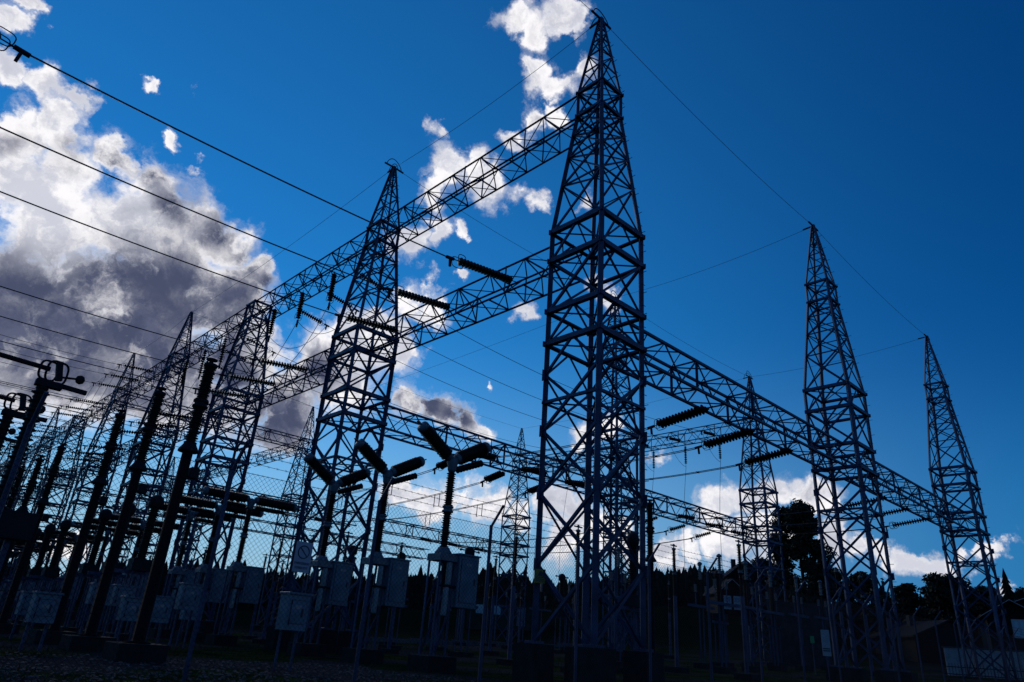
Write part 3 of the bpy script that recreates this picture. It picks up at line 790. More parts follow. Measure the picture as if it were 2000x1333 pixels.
# voltage transformer columns under the incoming conductors
def column_vt(x, y, label, group, top=6.75, cat='column'):
    gz = ground_z(x, y); t = thing('voltage_transformer', (x, y, 0), label, 'transformer', group)
    boxpart('footing', (-.5, -.5, gz - .4), (.5, .5, .35), t, 'concrete')
    link('pole', mesh_of('pole', *lathe([(.26, 0), (.26, .03), (.135, .04), (.12, 4.2)], 14), 'pole_paint', True), t, Matrix.Translation((0, 0, .35)))
    boxpart('terminal_box', (.14, -.13, 3.95), (.34, .13, 4.2), t, 'steel_dark')
    member('earthing_arm', (.1, 0, 4.0), (.62, -.05, 3.86), .05, t, 'steel_dark', 'rod')
    link('tank', mesh_of('tank', *lathe([(.14, 0), (.235, .02), (.235, .06), (.15, .2), (.14, .26)], 14), 'steel_dark', True), t, Matrix.Translation((0, 0, 4.52)))
    link('insulator', ins_col_a, t, Matrix.Translation((0, 0, 4.74)) @ Matrix.Diagonal((1, 1, .86, 1)))
    link('flange', flange_dark, t, Matrix.Translation((0, 0, 5.645)))
    link('insulator', ins_col_a, t, Matrix.Translation((0, 0, 5.84)) @ Matrix.Diagonal((1, 1, .82, 1)))
    link('head', mesh_of('head', *lathe([(.12, 0), (.16, .02), (.16, .1), (.05, .12), (.05, .18), (.14, .2), (.14, .23), (.03, .25)], 12), 'steel_dark', True), t, Matrix.Translation((0, 0, 6.7)))
    return t
vt = None
for i in range(0, 7):
    for k, dy in enumerate(PH):
        y = i * SY + dy + (.05 if i == 0 else -.1)
        lab = ('tall dark two-stage insulator column beneath the first bay conductors, ' + ORD[k] if i == 0 else 'dark two-stage insulator column on a pole in the second and farther left bays')
        grp = 'first bay insulator columns' if i == 0 else 'farther bay insulator columns'
        if vt is None: vt = column_vt(-10.42, y, lab, grp)
        else:
            c = copy_tree(vt, (-10.42, y, 0), lab); c['group'] = grp
# disconnector posts with guard loops
def disconnector(x, y, label, group):
    gz = ground_z(x, y); t = thing('disconnector_post', (x, y, 0), label, 'disconnector', group)
    boxpart('footing', (-.45, -.45, gz - .4), (.45, .45, .3), t, 'concrete')
    for s in (-1, 1): member('leg', (s * .22, 0, .3), (s * .22, 0, 2.1), .12, t)
    boxpart('base_frame', (-.55, -.3, 2.1), (.55, .3, 2.62), t, 'steel_dark')
    link('insulator', mesh_of('big_ribbed_post', *sheds(2.6, .105, .175, 26, .72), 'porcelain', True), t, Matrix.Translation((-.12, 0, 2.62)))
    boxpart('head_block', (-.28, -.1, 5.22), (.22, .1, 5.36), t, 'steel_dark')
    member('contact_finger', (.12, 0, 5.42), (.02, 0, 5.82), .12, t, 'steel_dark', 'box')
    for dx, s in ((-.12, .7), (.04, .82)):
        link('guard_loop', mesh_of('guard_loop', *tube(ring_loop((dx, 0, 5.58), (1, .25, 0), (0, 0, 1), .25 * s, .30 * s, 24), .024, 6, True), 'steel_dark', True), t)
    link('corona_ball', mesh_of('corona_ball', *lathe([(.02, -.1), (.075, -.07), (.1, 0), (.075, .07), (.02, .1)], 12), 'steel_dark', True), t, Matrix.Translation((.5, 0, 5.56)))
    member('ball_rod', (.1, 0, 5.5), (.45, 0, 5.56), .05, t, 'steel_dark', 'rod')
    member('terminal_bar', (.2, 0, 5.32), (.7, 0, 5.3), .09, t, 'steel_dark', 'box')
    member('contact_tube', (-.1, 0, 5.62), (-3.6, 0, 5.72), .11, t, 'steel_dark', 'rod')
    return t
dc = None
for i in range(0, 5):
    for k, dy in enumerate(PH):
        y = i * SY + dy + .05
        lab = 'disconnector post with guard loops and thick tube arm behind the fence, ' + ORD_F[k] if i == 0 else 'disconnector post with guard loops in the farther left bays'
        grp = 'first bay disconnectors' if i == 0 else 'farther disconnectors'
        if dc is None: dc = disconnector(-13.55, y, lab, grp)
        else:
            c = copy_tree(dc, (-13.55, y, 0), lab); c['group'] = grp
# post insulators and current transformers inside the yard
def post_ins(x, y, label, group):
    t = thing('post_insulator', (x, y, 0), label, 'insulator', group)
    boxpart('footing', (-.4, -.4, -.4), (.4, .4, .55), t, 'concrete')
    member('support_pole', (0, 0, .55), (0, 0, 3.6), .19, t, 'steel', 'rod')
    link('insulator', ins_slim, t, Matrix.Translation((0, 0, 3.6))); link('insulator', ins_slim, t, Matrix.Translation((0, 0, 4.68)))
    link('flange', flange, t, Matrix.Translation((0, 0, 4.55)) @ Matrix.Diagonal((.6, .6, .7, 1)))
    link('head', mesh_of('post_head', *lathe([(.07, 0), (.1, .02), (.1, .1), (.03, .12), (.03, .22), (.07, .25), (.03, .3)], 10), 'casting', True), t, Matrix.Translation((0, 0, 5.68)))
    member('terminal_bar', (-.25, 0, 5.9), (.25, 0, 5.9), .05, t, 'steel_dark', 'box')
    return t
def current_tr(x, y, label, group):
    t = thing('current_transformer', (x, y, 0), label, 'transformer', group)
    boxpart('footing', (-.5, -.5, -.4), (.5, .5, .55), t, 'concrete')
    for sx in (-1, 1):
        for sy in (-1, 1): member('leg', (sx * .25, sy * .25, .55), (sx * .25, sy * .25, 2.9), .08, t)
    boxpart('base_tank', (-.36, -.36, 2.9), (.36, .36, 3.35), t, 'steel_dark')
    boxpart('cross_arm', (-.9, -.06, 2.76), (.9, .06, 2.898), t, 'steel')
    link('insulator', mesh_of('ct_column', *sheds(2.1, .15, .235, 24, .85, 16), 'porcelain', True), t, Matrix.Translation((0, 0, 3.35)))
    link('head_tank', mesh_of('head_tank', *lathe([(.2, 0), (.27, .04), (.29, .25), (.26, .4), (.16, .5), (.05, .54)], 16), 'steel_dark', True), t, Matrix.Translation((0, 0, 5.45)))
    member('primary_bar', (-.62, 0, 5.75), (.62, 0, 5.75), .07, t, 'casting', 'rod')
    for s in (-1, 1): link('bar_ball', mesh_of('bar_ball', *lathe([(.01, -.07), (.06, -.05), (.08, 0), (.06, .05), (.01, .07)], 10), 'casting', True), t, Matrix.Translation((s * .66, 0, 5.75)))
    return t
def pale_bushing(x, y, label, group):
    t = thing('surge_arrester', (x, y, 0), label, 'arrester', group)
    boxpart('footing', (-.4, -.4, -.4), (.4, .4, .6), t, 'concrete')
    for s in (-1, 1): member('leg', (s * .2, 0, .6), (s * .2, 0, 3.4), .09, t)
    boxpart('cross_arm', (-1.3, -.08, 3.4), (1.3, .08, 3.54), t, 'steel')
    for dx in (-.55, .55):
        member('stand_off', (dx, 0, 3.54), (dx, 0, 4.2), .06, t, 'steel', 'rod')
        link('small_insulator', ins_pale, t, Matrix.Translation((dx, 0, 4.2)) @ Matrix.Diagonal((.8, .8, .5, 1)))
    link('insulator', ins_pale, t, Matrix.Translation((0, 0, 4.9))); member('riser', (0, 0, 3.54), (0, 0, 4.9), .08, t, 'steel_dark', 'rod')
    link('cap', mesh_of('pale_cap', *lathe([(.08, 0), (.14, .02), (.14, .1), (.05, .18)], 10), 'casting', True), t, Matrix.Translation((0, 0, 5.7)))
    return t
protos_ = {}
KINDS = {'P': (post_ins, 'slim ribbed post insulator on a round pole', 'post insulators'), 'C': (current_tr, 'bulky ribbed transformer with a domed head', 'domed transformers'),
         'B': (pale_bushing, 'pale grey arrester on a crossarm stand', 'pale arresters')}
def zone(x, y):
    if x < -4: return ('beside the T-shaped breakers', 'in the breaker bays') if y < 2 * SY else ('in the farther left bays past the flat-topped tower', 'in the far left bays')
    if x < 5: return ('just behind the high-beam row', 'behind the high-beam row')
    if y < 4.5: return ('right under the front crossbeam', 'under the front crossbeam')
    if y < SY: return ('between the two front crossbeams', 'between the crossbeams')
    return ('behind the second crossbeam', 'behind the second crossbeam')
def place(kind, x, y):
    fn, base, grp = KINDS[kind]; w, gz_ = zone(x, y); z = ground_z(x, y) - .32
    if kind not in protos_:
        o = protos_[kind] = fn(x, y, base, grp); o.location.z = z
    else: o = copy_tree(protos_[kind], (x, y, z))
    o['label'] = base + ' ' + w; o['group'] = grp + ' ' + gz_
    return o
for (x, y) in ((6.6, 6.2), (7.3, 10.6), (13.7, 6.2), (13.4, 2.6)): place('P', x, y)
for (x, y) in ((9.6, 5.6), (10.3, 17.4)): place('C', x, y)
c = copy_tree(vt, (7.35, 3.1, -.35), 'thick two-stage insulator column under the front crossbeam by the yellow-plated tower'); del c['group']
for (x, y) in ((20.4, 8.9), (21.0, 6.4), (13.0, 9.0), (17.2, 5.8)): place('B', x, y)
for x in (26.0, 29.5, 33.1):
    for y, k in ((3.5, 'P'), (7.5, 'B'), (11, 'C')): place(k, x, y)
for x in (7.1, 10.7, 14.3, 26, 29.5, 33.1):
    for y, k in ((19.5, 'P'), (24.5, 'C'), (30.0, 'B'), (36.0, 'P'), (40.5, 'P')):
        if (x, y) != (10.7, 19.5): place(k, x, y)
for i in (1, 2, 3, 4):
    for dy in PH:
        y = i * SY + dy
        place('C', -6.4, y); place('P', 3.2, y + .3)
for i in range(1, 7):
    for dy in PH:
        y = i * SY + dy
        tag(wire('connection_wire', sag_pts((-13.3, y, 5.35), (-10.42, y - .1, 6.9), .25, 8) + sag_pts((-10.42, y - .1, 6.9), (-4.55, y - .1, 6.25), .5, 12), .018), 'slack connection wire between the columns of the left bays', 'cable', 'left bay connections')
# marshalling kiosks
def kiosk(x, y, w, d, z0, z1, label, rz=0.0, group=None):
    gz = ground_z(x, y); t = thing('control_kiosk', (x, y, 0), label, 'kiosk', group, rz)
    cabinet(t, -w / 2, w / 2, -d / 2, d / 2, z0, z1)
    for s in (-1, 1): member('leg', (s * w * .36, 0, gz - .1), (s * w * .36, 0, z0), .07, t)
    return t
kiosk(-7.9, 2.0, .52, .42, .82, 1.56, 'grey control kiosk on legs standing in front of the Y-shaped breakers')
for (x, y, w, z0, z1) in ((-10.95, 12.2, .6, .7, 1.3), (-9.1, 12.6, .6, 1.15, 1.72), (-8.3, 13.0, .62, 1.15, 1.76), (-7.55, 11.6, .7, .75, 1.5), (-6.4, 12.4, .65, 1.2, 2.0), (-11.9, 6.0, .5, .6, 1.2), (-9.0, 9.5, .55, .75, 1.35), (-5.0, 15.5, .7, .9, 1.9), (-4.6, 20.2, .6, .8, 1.7)):
    kiosk(x, y, w, .4, z0, z1, 'small grey equipment kiosk among the dark bases of the left bays', 0.0, 'kiosks of the left bays')

# ------------------------------------------------------------------ chain-link fence
FY = -3.55; FS = 2.505; FX0 = -12.12; FH = 2.88
NP = 22
fence = thing('chain_link_fence', (0, FY, 0), 'tall chain-link fence with angled barbed-wire arms around the switchyard', 'fence')
hex_post = [(.028, 0)]
mesh_acc = Acc(); st = .075
hgt = FH - .08
n = int((FS + hgt) / st) + 1
def clip_seg(c, sgn):
    # diagonal line z = sgn*(x-c) clipped to the panel
    pts = []
    for z in (0., hgt):
        pts.append((c + (z if sgn > 0 else -z), z))
    (x0, z0), (x1, z1) = pts
    if max(x0, x1) < 0 or min(x0, x1) > FS: return None
    def at(x): t = (x - x0) / (x1 - x0); return z0 + t * (z1 - z0)
    a, b = sorted(((x0, z0), (x1, z1)))
    if a[0] < 0: a = (0., at(0.))
    if b[0] > FS: b = (FS, at(FS))
    return a, b
for k in range(n + 2):
    for sgn in (1, -1):
        c = -hgt + k * st if sgn > 0 else k * st
        s_ = clip_seg(c, sgn)
        if s_ is None or abs(s_[1][0] - s_[0][0]) < .01: continue
        (ax, az), (bx, bz) = s_
        o = .0025 * sgn
        mesh_acc.seg((ax, o, az), (bx, o, bz), .0042, 'tri')
panel_me = mesh_acc.mesh('chain_link_mesh', 'steel_dark')
for k in range(-3, NP + 1):
    x = FX0 + k * FS; gz = ground_z(x, FY)
    post = member('post', (x, .035, gz - .4), (x, .035, FH + gz * .35), .062, fence, 'steel', 'rod')
    a = Acc(); top = FH + gz * .35
    a.seg((0, 0, -.03), (0, -.30, .34), .05, 'rod')
    arm = a.build('barbed_arm', 'steel', fence, Matrix.Translation((x, .035, top)))
    if k < NP:
        link('mesh_panel', panel_me, fence, Matrix.Translation((x, 0, .06 + gz * .35)), 'stuff')
xa, xb = FX0 - 3 * FS, FX0 + NP * FS
for (dy, dz) in ((-.10, .11), (-.19, .22), (-.28, .33)):
    pts = []; acc = Acc()
    for k in range(-3, NP + 1):
        x = FX0 + k * FS; pts.append((x, .035 + dy, FH + ground_z(x, FY) * .35 + dz))
    full = []
    for p, q in zip(pts, pts[1:]): full += sag_pts(p, q, .015, 5)[:-1]
    full.append(Vector(pts[-1]))
    acc.add(*tube(full, .0035, 4))
    s = xa
    while s < xb:
        k = (s - xa) / FS; i0 = min(int(k), len(pts) - 2); p = Vector(pts[i0]).lerp(Vector(pts[i0 + 1]), k - int(k)) - Vector((0, 0, .01))
        for d in (Vector((.012, .01, .02)), Vector((-.012, .012, .018))): acc.seg(p - d, p + d, .004, 'tri')
        s += .14
    acc.build('barbed_wire', 'steel_dark', fence)
for z in (.1, FH - .03):
    wire('tension_wire', [(FX0 + k * FS, .004, z + ground_z(FX0 + k * FS, FY) * .35) for k in range(-3, NP + 1)], .004, fence, 'steel_dark', 4)
# the sign hung on the fence
def text_mesh(name, s, size, mat, bold=.0):
    cu = bpy.data.curves.new(name, 'FONT'); cu.body = s; cu.size = size; cu.align_x = 'CENTER'; cu.align_y = 'CENTER'; cu.extrude = .0015; cu.offset = bold
    o = bpy.data.objects.new(name, cu); COL.objects.link(o)
    dg = bpy.context.evaluated_depsgraph_get(); me = bpy.data.meshes.new_from_object(o.evaluated_get(dg))
    bpy.data.objects.remove(o); bpy.data.curves.remove(cu)
    me.materials.clear(); me.materials.append(M[mat]); return me
sign = thing('parking_sign', (-10.83, FY - .012, 1.61), 'white no-parking sign with barred circle wired to the chain-link fence', 'sign')
boxpart('panel', (-.135, -.006, 0), (.135, .002, .43), sign, 'sign_blue')
RX = Matrix.Rotation(math.pi / 2, 4, 'X')
link('lettering', text_mesh('lettering', 'PARKERING', .046, 'sign_ink', .0012), sign, Matrix.Translation((0, -.0085, .125)) @ RX)
link('lettering', text_mesh('lettering', 'FORBUDT', .046, 'sign_ink', .0012), sign, Matrix.Translation((0, -.0085, .062)) @ RX)
ringv = tube([(.088 * math.cos(a), -.0085, .285 + .088 * math.sin(a)) for a in np.arange(28) * 2 * math.pi / 28], .008, 5, True)
link('barred_circle', mesh_of('barred_circle', *ringv, 'sign_ink'), sign)
member('circle_bar', (-.06, -.0085, .345), (.06, -.0085, .225), .012, sign, 'sign_ink', 'box')
# signs inside the yard
def board(x, y, z0, z1, w, mat, label, rz, ink=True):
    t = thing('notice_board', (x, y, 0), label, 'sign', None, rz)
    boxpart('panel', (-w / 2, -.01, z0), (w / 2, .01, z1), t, mat)
    member('post', (0, .035, ground_z(x, y) - .3), (0, .035, z1 - .05), .05, t, 'steel', 'rod')
    if ink:
        for k, z in enumerate((.30, .22)): boxpart('text_band', (-w * .42, -.014, z0 + (z1 - z0) * z - .05), (w * .42, -.0102, z0 + (z1 - z0) * z + .0), t, 'sign_ink')
    return t
board(18.2, 1.2, 1.35, 2.45, .36, 'wood_white', 'white notice board on a post beside the tower halfway along the front crossbeam', -.95)
board(24.5, 4.6, 2.05, 2.4, .2, 'green_sign', 'small green sign behind the tower halfway along the front crossbeam', -.95, False)

# ------------------------------------------------------------------ walls, houses
def pol(az, D): a = math.radians(az); return SITE[0] + D * math.sin(a), SITE[1] + D * math.cos(a)
wl = thing('low_concrete_wall', (8, 37.5, 0), 'long low pale concrete wall across the back of the yard', 'wall')
for k in range(8):
    x0 = k * 4.6
    boxpart('wall_panel', (x0, -.1, -.3 + ground_z(8 + x0, 37.5)), (x0 + 4.56, .1, .42 + ground_z(8 + x0, 37.5)), wl, 'pale_concrete')
fw = thing('fire_wall', (*pol(65.3, 58), 0), 'grey block fire wall standing under the leafy tree', 'wall', None, math.radians(-65))
blk = Acc(); blk.box((-.39, -.15, 0), (.39, .15, .385)); blk_me = blk.mesh('block', 'brick')
for r in range(11):
    for c in range(5):
        off = .2 if r % 2 else -.2
        link('block', blk_me, fw, Matrix.Translation((-1.6 + c * .8 + off, rng.uniform(-.006, .006), .75 + r * .4)))
boxpart('mortar_core', (-1.98, -.135, .3), (1.98, .135, 5.1), fw, 'brick')
bh = thing('relay_building', (*pol(43.6, 92), 0), 'low flat-roofed building seen between tower legs at the back', 'building', None, math.radians(-43))
gz = ground_z(*pol(43.6, 92))
boxpart('wall', (-4.5, -3, gz - 1), (4.5, 3, gz + 3.0), bh, 'green_wall'); boxpart('roof', (-4.8, -3.3, gz + 3.0), (4.8, 3.3, gz + 3.3), bh, 'roof')
d_ = boxpart('door', (1.5, -3.06, gz + .1), (2.5, -2.99, gz + 2.2), bh, 'cabinet')
for x in (-3, -1): boxpart('window', (x - .5, -3.05, gz + 1.2), (x + .5, -2.99, gz + 2.2), bh, 'glass')
def house(az, D, w, dp, hw, rise, label, wins, rz_off=0., wallmat='wood_dark', z_add=0., boards=True, gable=True, porch=False):
    x, y = pol(az, D); gz = ground_z(x, y) + z_add
    t = thing('wooden_house', (x, y, gz), label, 'house', None, math.radians(-az + rz_off))
    a = Acc()
    a.add([(-w, -dp, -2), (w, -dp, -2), (w, dp, -2), (-w, dp, -2), (-w, -dp, hw), (w, -dp, hw), (w, dp, hw), (-w, dp, hw), (0, -dp, hw + rise), (0, dp, hw + rise)],
          [(0, 1, 5, 8, 4), (1, 2, 6, 5), (2, 3, 7, 9, 6), (3, 0, 4, 7)])
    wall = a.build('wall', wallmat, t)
    for s in (-1, 1):
        e = .35; sl = rise / w
        r = Acc()
        p = [(s * (w + e), -dp - .4, hw - e * sl), (0, -dp - .4, hw + rise), (0, dp + .4, hw + rise), (s * (w + e), dp + .4, hw - e * sl)]
        r.add(p + [(q[0], q[1], q[2] + .18) for q in p], [(0, 1, 2, 3), (7, 6, 5, 4), (0, 4, 5, 1), (1, 5, 6, 2), (2, 6, 7, 3), (3, 7, 4, 0)])
        rf = r.build('roof', 'roof', t)
        member('barge_board', (s * (w + e), -dp - .42, hw - e * sl + .05), (0, -dp - .42, hw + rise + .08), .2, t, 'wood_white' if gable else 'wood_dark', 'box', .04)
    if boards:
        nb = int(2 * w / .28)
        for k in range(nb):
            bx = -w + (k + .5) * 2 * w / nb
            top = hw + rise * (1 - abs(bx) / w) - .05
            member('batten', (bx, -dp - .015, -1.5), (bx, -dp - .015, top), .05, t, wallmat, 'box', .03)
    for (wx, wz, ww, wh) in wins:
        fr = boxpart('window', (wx - ww / 2, -dp - .07, wz), (wx + ww / 2, -dp - .03, wz + wh), t, 'wood_white')
        for sx in (-1, 1):
            for sz in (-1, 1):
                boxpart('pane', (sx * ww * .21 - ww * .16, -.035, sz * wh * .22 - wh * .17), (sx * ww * .21 + ww * .16, -.022, sz * wh * .22 + wh * .17), fr, 'glass')
    ch = Acc(); ch.box((-.3 - w * .3, .2, hw + rise * .5), (.3 - w * .3, .8, hw + rise + .7)); ch.build('chimney', 'brick', t)
    return t
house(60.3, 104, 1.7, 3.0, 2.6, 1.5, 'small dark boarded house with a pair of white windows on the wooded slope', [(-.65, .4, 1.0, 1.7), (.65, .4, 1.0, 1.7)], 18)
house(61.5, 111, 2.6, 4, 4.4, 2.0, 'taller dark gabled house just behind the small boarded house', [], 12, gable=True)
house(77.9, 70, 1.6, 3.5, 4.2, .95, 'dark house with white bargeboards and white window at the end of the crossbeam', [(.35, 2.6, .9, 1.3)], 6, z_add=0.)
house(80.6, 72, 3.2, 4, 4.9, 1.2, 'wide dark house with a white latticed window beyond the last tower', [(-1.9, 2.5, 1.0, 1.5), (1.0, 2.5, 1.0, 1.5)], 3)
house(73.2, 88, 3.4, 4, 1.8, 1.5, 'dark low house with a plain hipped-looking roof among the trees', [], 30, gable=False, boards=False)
ww_ = thing('white_garden_wall', (*pol(78, 62), 0), 'long white rendered wall behind the picket fence', 'wall', None, math.radians(-72))
for k in range(5):
    boxpart('wall_panel', (-4.2 + k * 2.2, -.12, .5), (-4.2 + k * 2.2 + 2.17, .12, 2.75 - .02 * (k % 2)), ww_, 'wood_white')
boxpart('coping', (-4.3, -.2, 2.76), (6.9, .2, 2.84), ww_, 'pale_concrete')
pk = thing('picket_fence', (*pol(78, 56), 0), 'dark picket fence in front of the white wall', 'fence', None, math.radians(-74))
zg = ground_z(*pol(78, 56))
for k in range(48):
    member('picket', (-4 + k * .17, 0, zg), (-4 + k * .17, 0, zg + .82 + .02 * math.sin(k * 1.7)), .085, pk, 'steel_dark', 'box', .02)
for z in (.2, .62): member('rail', (-4.1, .03, zg + z), (4.2, .03, zg + z), .05, pk, 'steel_dark', 'box')

# ------------------------------------------------------------------ trees
def leaf_cloud(clumps, n, size, seed):
    r = np.random.default_rng(seed)
    w = np.array([c[3] ** 2 for c in clumps]); w = w / w.sum()
    idx = r.choice(len(clumps), n, p=w)
    C = np.array(clumps)[idx]
    d = r.normal(size=(n, 3)); d /= np.linalg.norm(d, axis=1)[:, None]
    rad = C[:, 3] * (r.random(n) ** .45)
    pos = C[:, :3] + d * rad[:, None] * np.array([1, 1, .8])
    u = r.normal(size=(n, 3)); u /= np.linalg.norm(u, axis=1)[:, None]
    v = np.cross(u, r.normal(size=(n, 3))); v /= np.linalg.norm(v, axis=1)[:, None]
    s = size * (.6 + .8 * r.random(n))[:, None]
    V = np.empty((n, 4, 3)); V[:, 0] = pos - u * s; V[:, 1] = pos + v * s * .45; V[:, 2] = pos + u * s; V[:, 3] = pos - v * s * .45
    F = np.arange(n * 4).reshape(n, 4)
    return V.reshape(-1, 3), F
def quick_mesh(name, V, F, mat):
    me = bpy.data.meshes.new(name); me.from_pydata(V.tolist(), [], F.tolist()); me.materials.append(M[mat]); return me
def leafy(h, cw, seed, nleaf, size, droop=0.):
    r = random.Random(seed); acc = Acc(); clumps = []
    def limb(p, q, r0, r1):
        p = Vector(p); q = Vector(q); mid = p.lerp(q, .5) + Vector((r.uniform(-.1, .1), r.uniform(-.1, .1), .12)) * (q - p).length
        pts = [p.lerp(mid, t).lerp(mid.lerp(q, t), t) for t in np.linspace(0, 1, 6)]
        for k in range(5): acc.seg(pts[k], pts[k + 1], 2 * (r0 + (r1 - r0) * k / 5), 'rod')
        return pts
    tr = limb((0, 0, -.3), (r.uniform(-.4, .4), r.uniform(-.4, .4), h * .93), h * .016, h * .003)
    for k in range(30):
        t = .22 + .76 * k / 30
        i = min(int(t * 5), 4); p = tr[i].lerp(tr[i + 1], t * 5 - i)
        a = k * 2.4 + r.uniform(-.4, .4); l = cw * (1.0 - .72 * abs(t - .42) / .58) * r.uniform(.55, 1.1)
        q = p + Vector((math.cos(a) * l, math.sin(a) * l, l * r.uniform(.1, .55) - droop * l))
        pts = limb(p, q, h * .005 * (1.2 - t), h * .001)
        for m in (3, 4, 5): clumps.append((*pts[m], r.uniform(.35, .8) * cw * .42))
        if droop:
            for m in range(2): clumps.append((q.x + r.uniform(-.3, .3), q.y + r.uniform(-.3, .3), q.z - r.uniform(.3, 1.2), cw * .14))
    clumps.append((*tr[5], cw * .2))
    return acc, leaf_cloud(clumps, nleaf, size, seed)
def add_tree(x, y, h, cw, seed, n, size, label, group=None, droop=0.):
    acc, (V, F) = leafy(h, cw, seed, n, size, droop)
    t = thing('leafy_tree', (x, y, ground_z(x, y)), label, 'tree', group)
    acc.build('trunk', 'bark', t); link('crown', quick_mesh('crown', V, F, 'leaf'), t)
    return t
add_tree(*pol(66.1, 76), 15.6, 3.7, 3, 21000, .20, 'tall dark leafy tree with drooping twigs behind the front crossbeam', None, .25)
def conifer(seed, h=1.0, layers=9, lod=1):
    r = random.Random(seed); v = []; f = []
    for k in range(layers):
        z0 = .10 + .85 * k / layers; rr = .20 * (1 - k / layers) ** .85 + .012
        n = 9 if lod else 6; b = len(v); top = z0 + 1.5 / layers
        v.append((0, 0, min(top, 1.0)))
        for i in range(n * 2):
            a = math.pi * i / n + k * .7; q = rr * (r.uniform(.75, 1.25) if i % 2 == 0 else r.uniform(.3, .5))
            v.append((q * math.cos(a), q * math.sin(a), z0 - (.03 if i % 2 == 0 else -.01) * r.uniform(.5, 1.5)))
        for i in range(n * 2): f.append((b, b + 1 + i, b + 1 + (i + 1) % (n * 2)))
    return np.array(v), f
def conifer_tree(x, y, h, label, group, me_cache={}):
    t = thing('spruce_tree', (x, y, ground_z(x, y)), label, 'tree', group)
    k = rng.integers(3)
    if k not in me_cache:
        v, f = conifer(int(k) + 11, layers=13); me_cache[k] = mesh_of('spruce_crown', v, f, 'needle')
    link('crown', me_cache[k], t, Matrix.Rotation(rng.uniform(0, 6), 4, 'Z') @ Matrix.Diagonal((h, h, h, 1)))
    member('trunk', (0, 0, -.4), (0, 0, h * .5), h * .022, t, 'bark', 'rod')
    return t
lf = None
spots = [(69.8, 96, 11, 2.6), (71.0, 92, 8.5, 2.4), (72.2, 104, 9.5, 2.8), (74.6, 100, 11, 3.0), (75.6, 106, 10.5, 3.0), (77.0, 112, 9.5, 2.8), (67.6, 100, 10.5, 2.8), (79.2, 108, 9, 2.7), (81.5, 100, 10, 3), (64.6, 92, 9, 2.6), (63.4, 112, 10, 2.8)]
for n_, (az, D, h, cw) in enumerate(spots):
    h *= .78
    x, y = pol(az, D)
    if lf is None or n_ == 3:
        lf = add_tree(x, y, h, cw, 20 + n_, 5200, .26, 'broad dark tree on the slope behind the houses', 'slope trees'); lh = h
    else:
        c = copy_tree(lf, (x, y, ground_z(x, y)), None, rng.uniform(0, 6), h / lh)
for (az, D, h) in ((78.3, 98, 9.0), (73.6, 118, 7.5), (70.4, 120, 8), (76.3, 122, 8), (80.2, 116, 8.5), (68.9, 125, 7.5), (62.9, 128, 8)):
    conifer_tree(*pol(az, D), h, 'dark spruce rising above the slope trees and houses', 'slope spruces')
# the forest on the ridge reads as one mass
VV = []; FF = []; nb = 0
protos = [conifer(40 + k, layers=7, lod=0) for k in range(6)]
for k in range(6500):
    az = rng.uniform(-25, 125); D = 118 + 130 * rng.random() ** .7
    if 55 < az < 64 and D < 128: continue
    x, y = pol(az, D); v, f = protos[rng.integers(6)]
    h = rng.uniform(5.0, 7.8) * (1.0 + .12 * math.sin(az * .35)); a = rng.uniform(0, 6.28); w = h * rng.uniform(1.1, 1.9)
    R = np.array([[math.cos(a) * w, -math.sin(a) * w, 0], [math.sin(a) * w, math.cos(a) * w, 0], [0, 0, h]])
    VV.append(v @ R.T + np.array([x, y, ground_z(x, y) - .6])); FF += [tuple(i + nb for i in q) for q in f]; nb += len(v)
fm = bpy.data.meshes.new('forest'); fm.from_pydata(np.concatenate(VV).tolist(), [], FF); fm.materials.append(M['needle'])
fo = link('forest', fm, kind='stuff'); tag(fo, 'dark spruce forest covering the ridge behind the switchyard', 'forest')

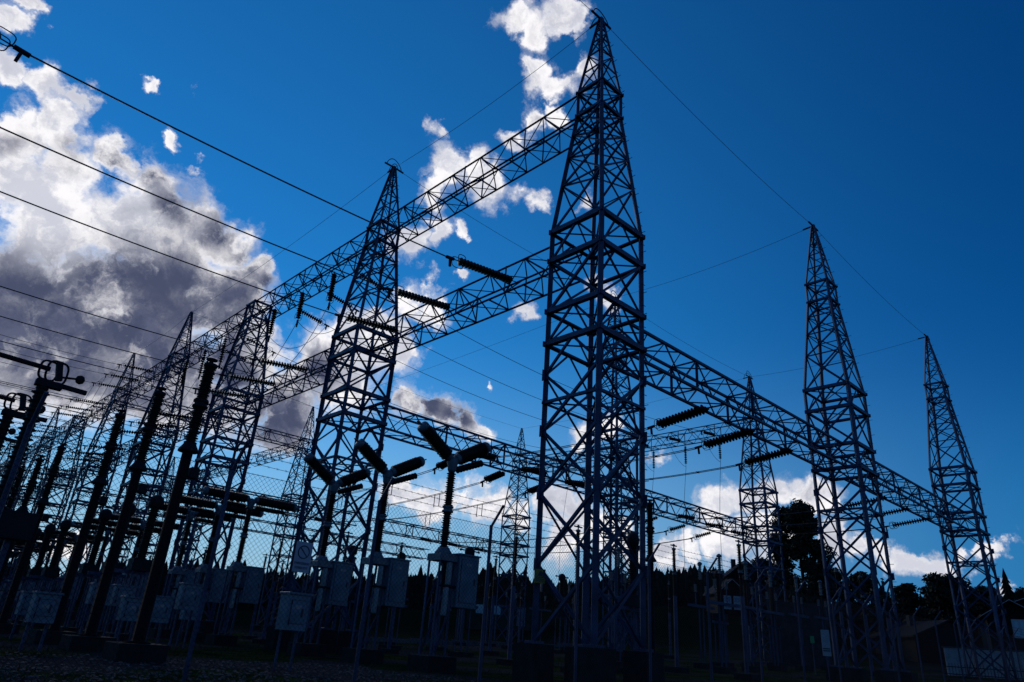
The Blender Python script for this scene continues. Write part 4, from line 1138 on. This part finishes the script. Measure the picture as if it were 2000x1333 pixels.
# ------------------------------------------------------------------ ground cover
n = 16000
gxs = rng.uniform(-15, 30, n); gys = -3.2 + 34 * rng.random(n) ** 1.6
keep = np.array([mnoise.noise(Vector((x * .16, y * .16, 0))) < .12 for x, y in zip(gxs, gys)])
gxs, gys = gxs[keep], gys[keep]; n = len(gxs)
V = np.empty((n, 3, 3)); hh = rng.uniform(.05, .16, n); an = rng.uniform(0, 6.28, n); ln = rng.normal(0, .05, (n, 2))
zz = np.array([ground_z(x, y) - .01 for x, y in zip(gxs, gys)])
V[:, 0] = np.stack([gxs - .012 * np.cos(an), gys - .012 * np.sin(an), zz], 1); V[:, 1] = np.stack([gxs + .012 * np.cos(an), gys + .012 * np.sin(an), zz], 1)
V[:, 2] = np.stack([gxs + ln[:, 0], gys + ln[:, 1], zz + hh], 1)
tag(link('grass', quick_mesh('grass', V.reshape(-1, 3), np.arange(n * 3).reshape(n, 3), 'grass'), kind='stuff'), 'short dark grass growing between the footings', 'grass')
acc_v = []; acc_f = []; nb = 0
ico = np.array([(0, 0, 1), (.9, 0, .4), (.28, .85, .4), (-.72, .53, .4), (-.72, -.53, .4), (.28, -.85, .4), (.5, .5, -.6), (-.6, .2, -.6), (.1, -.7, -.6)])
icf = [(0, 1, 2), (0, 2, 3), (0, 3, 4), (0, 4, 5), (0, 5, 1), (1, 6, 2), (2, 7, 3), (3, 7, 4), (4, 8, 5), (5, 8, 1), (1, 8, 6), (2, 6, 7), (4, 7, 8), (6, 8, 7)]
for k in range(4200):
    x = rng.uniform(-14.8, -4); y = -3.4 + 9 * rng.random() ** 2
    s = rng.uniform(.012, .05); A = ico * (1 + rng.normal(0, .18, ico.shape)) * s * np.array([1, 1, .6])
    acc_v.append(A + np.array([x, y, ground_z(x, y) + s * .15])); acc_f += [tuple(i + nb for i in q) for q in icf]; nb += len(ico)
gs = bpy.data.meshes.new('gravel'); gs.from_pydata(np.concatenate(acc_v).tolist(), [], acc_f); gs.materials.append(M['stone'])
tag(link('gravel', gs, kind='stuff'), 'loose crushed stones along the inside of the fence', 'gravel')
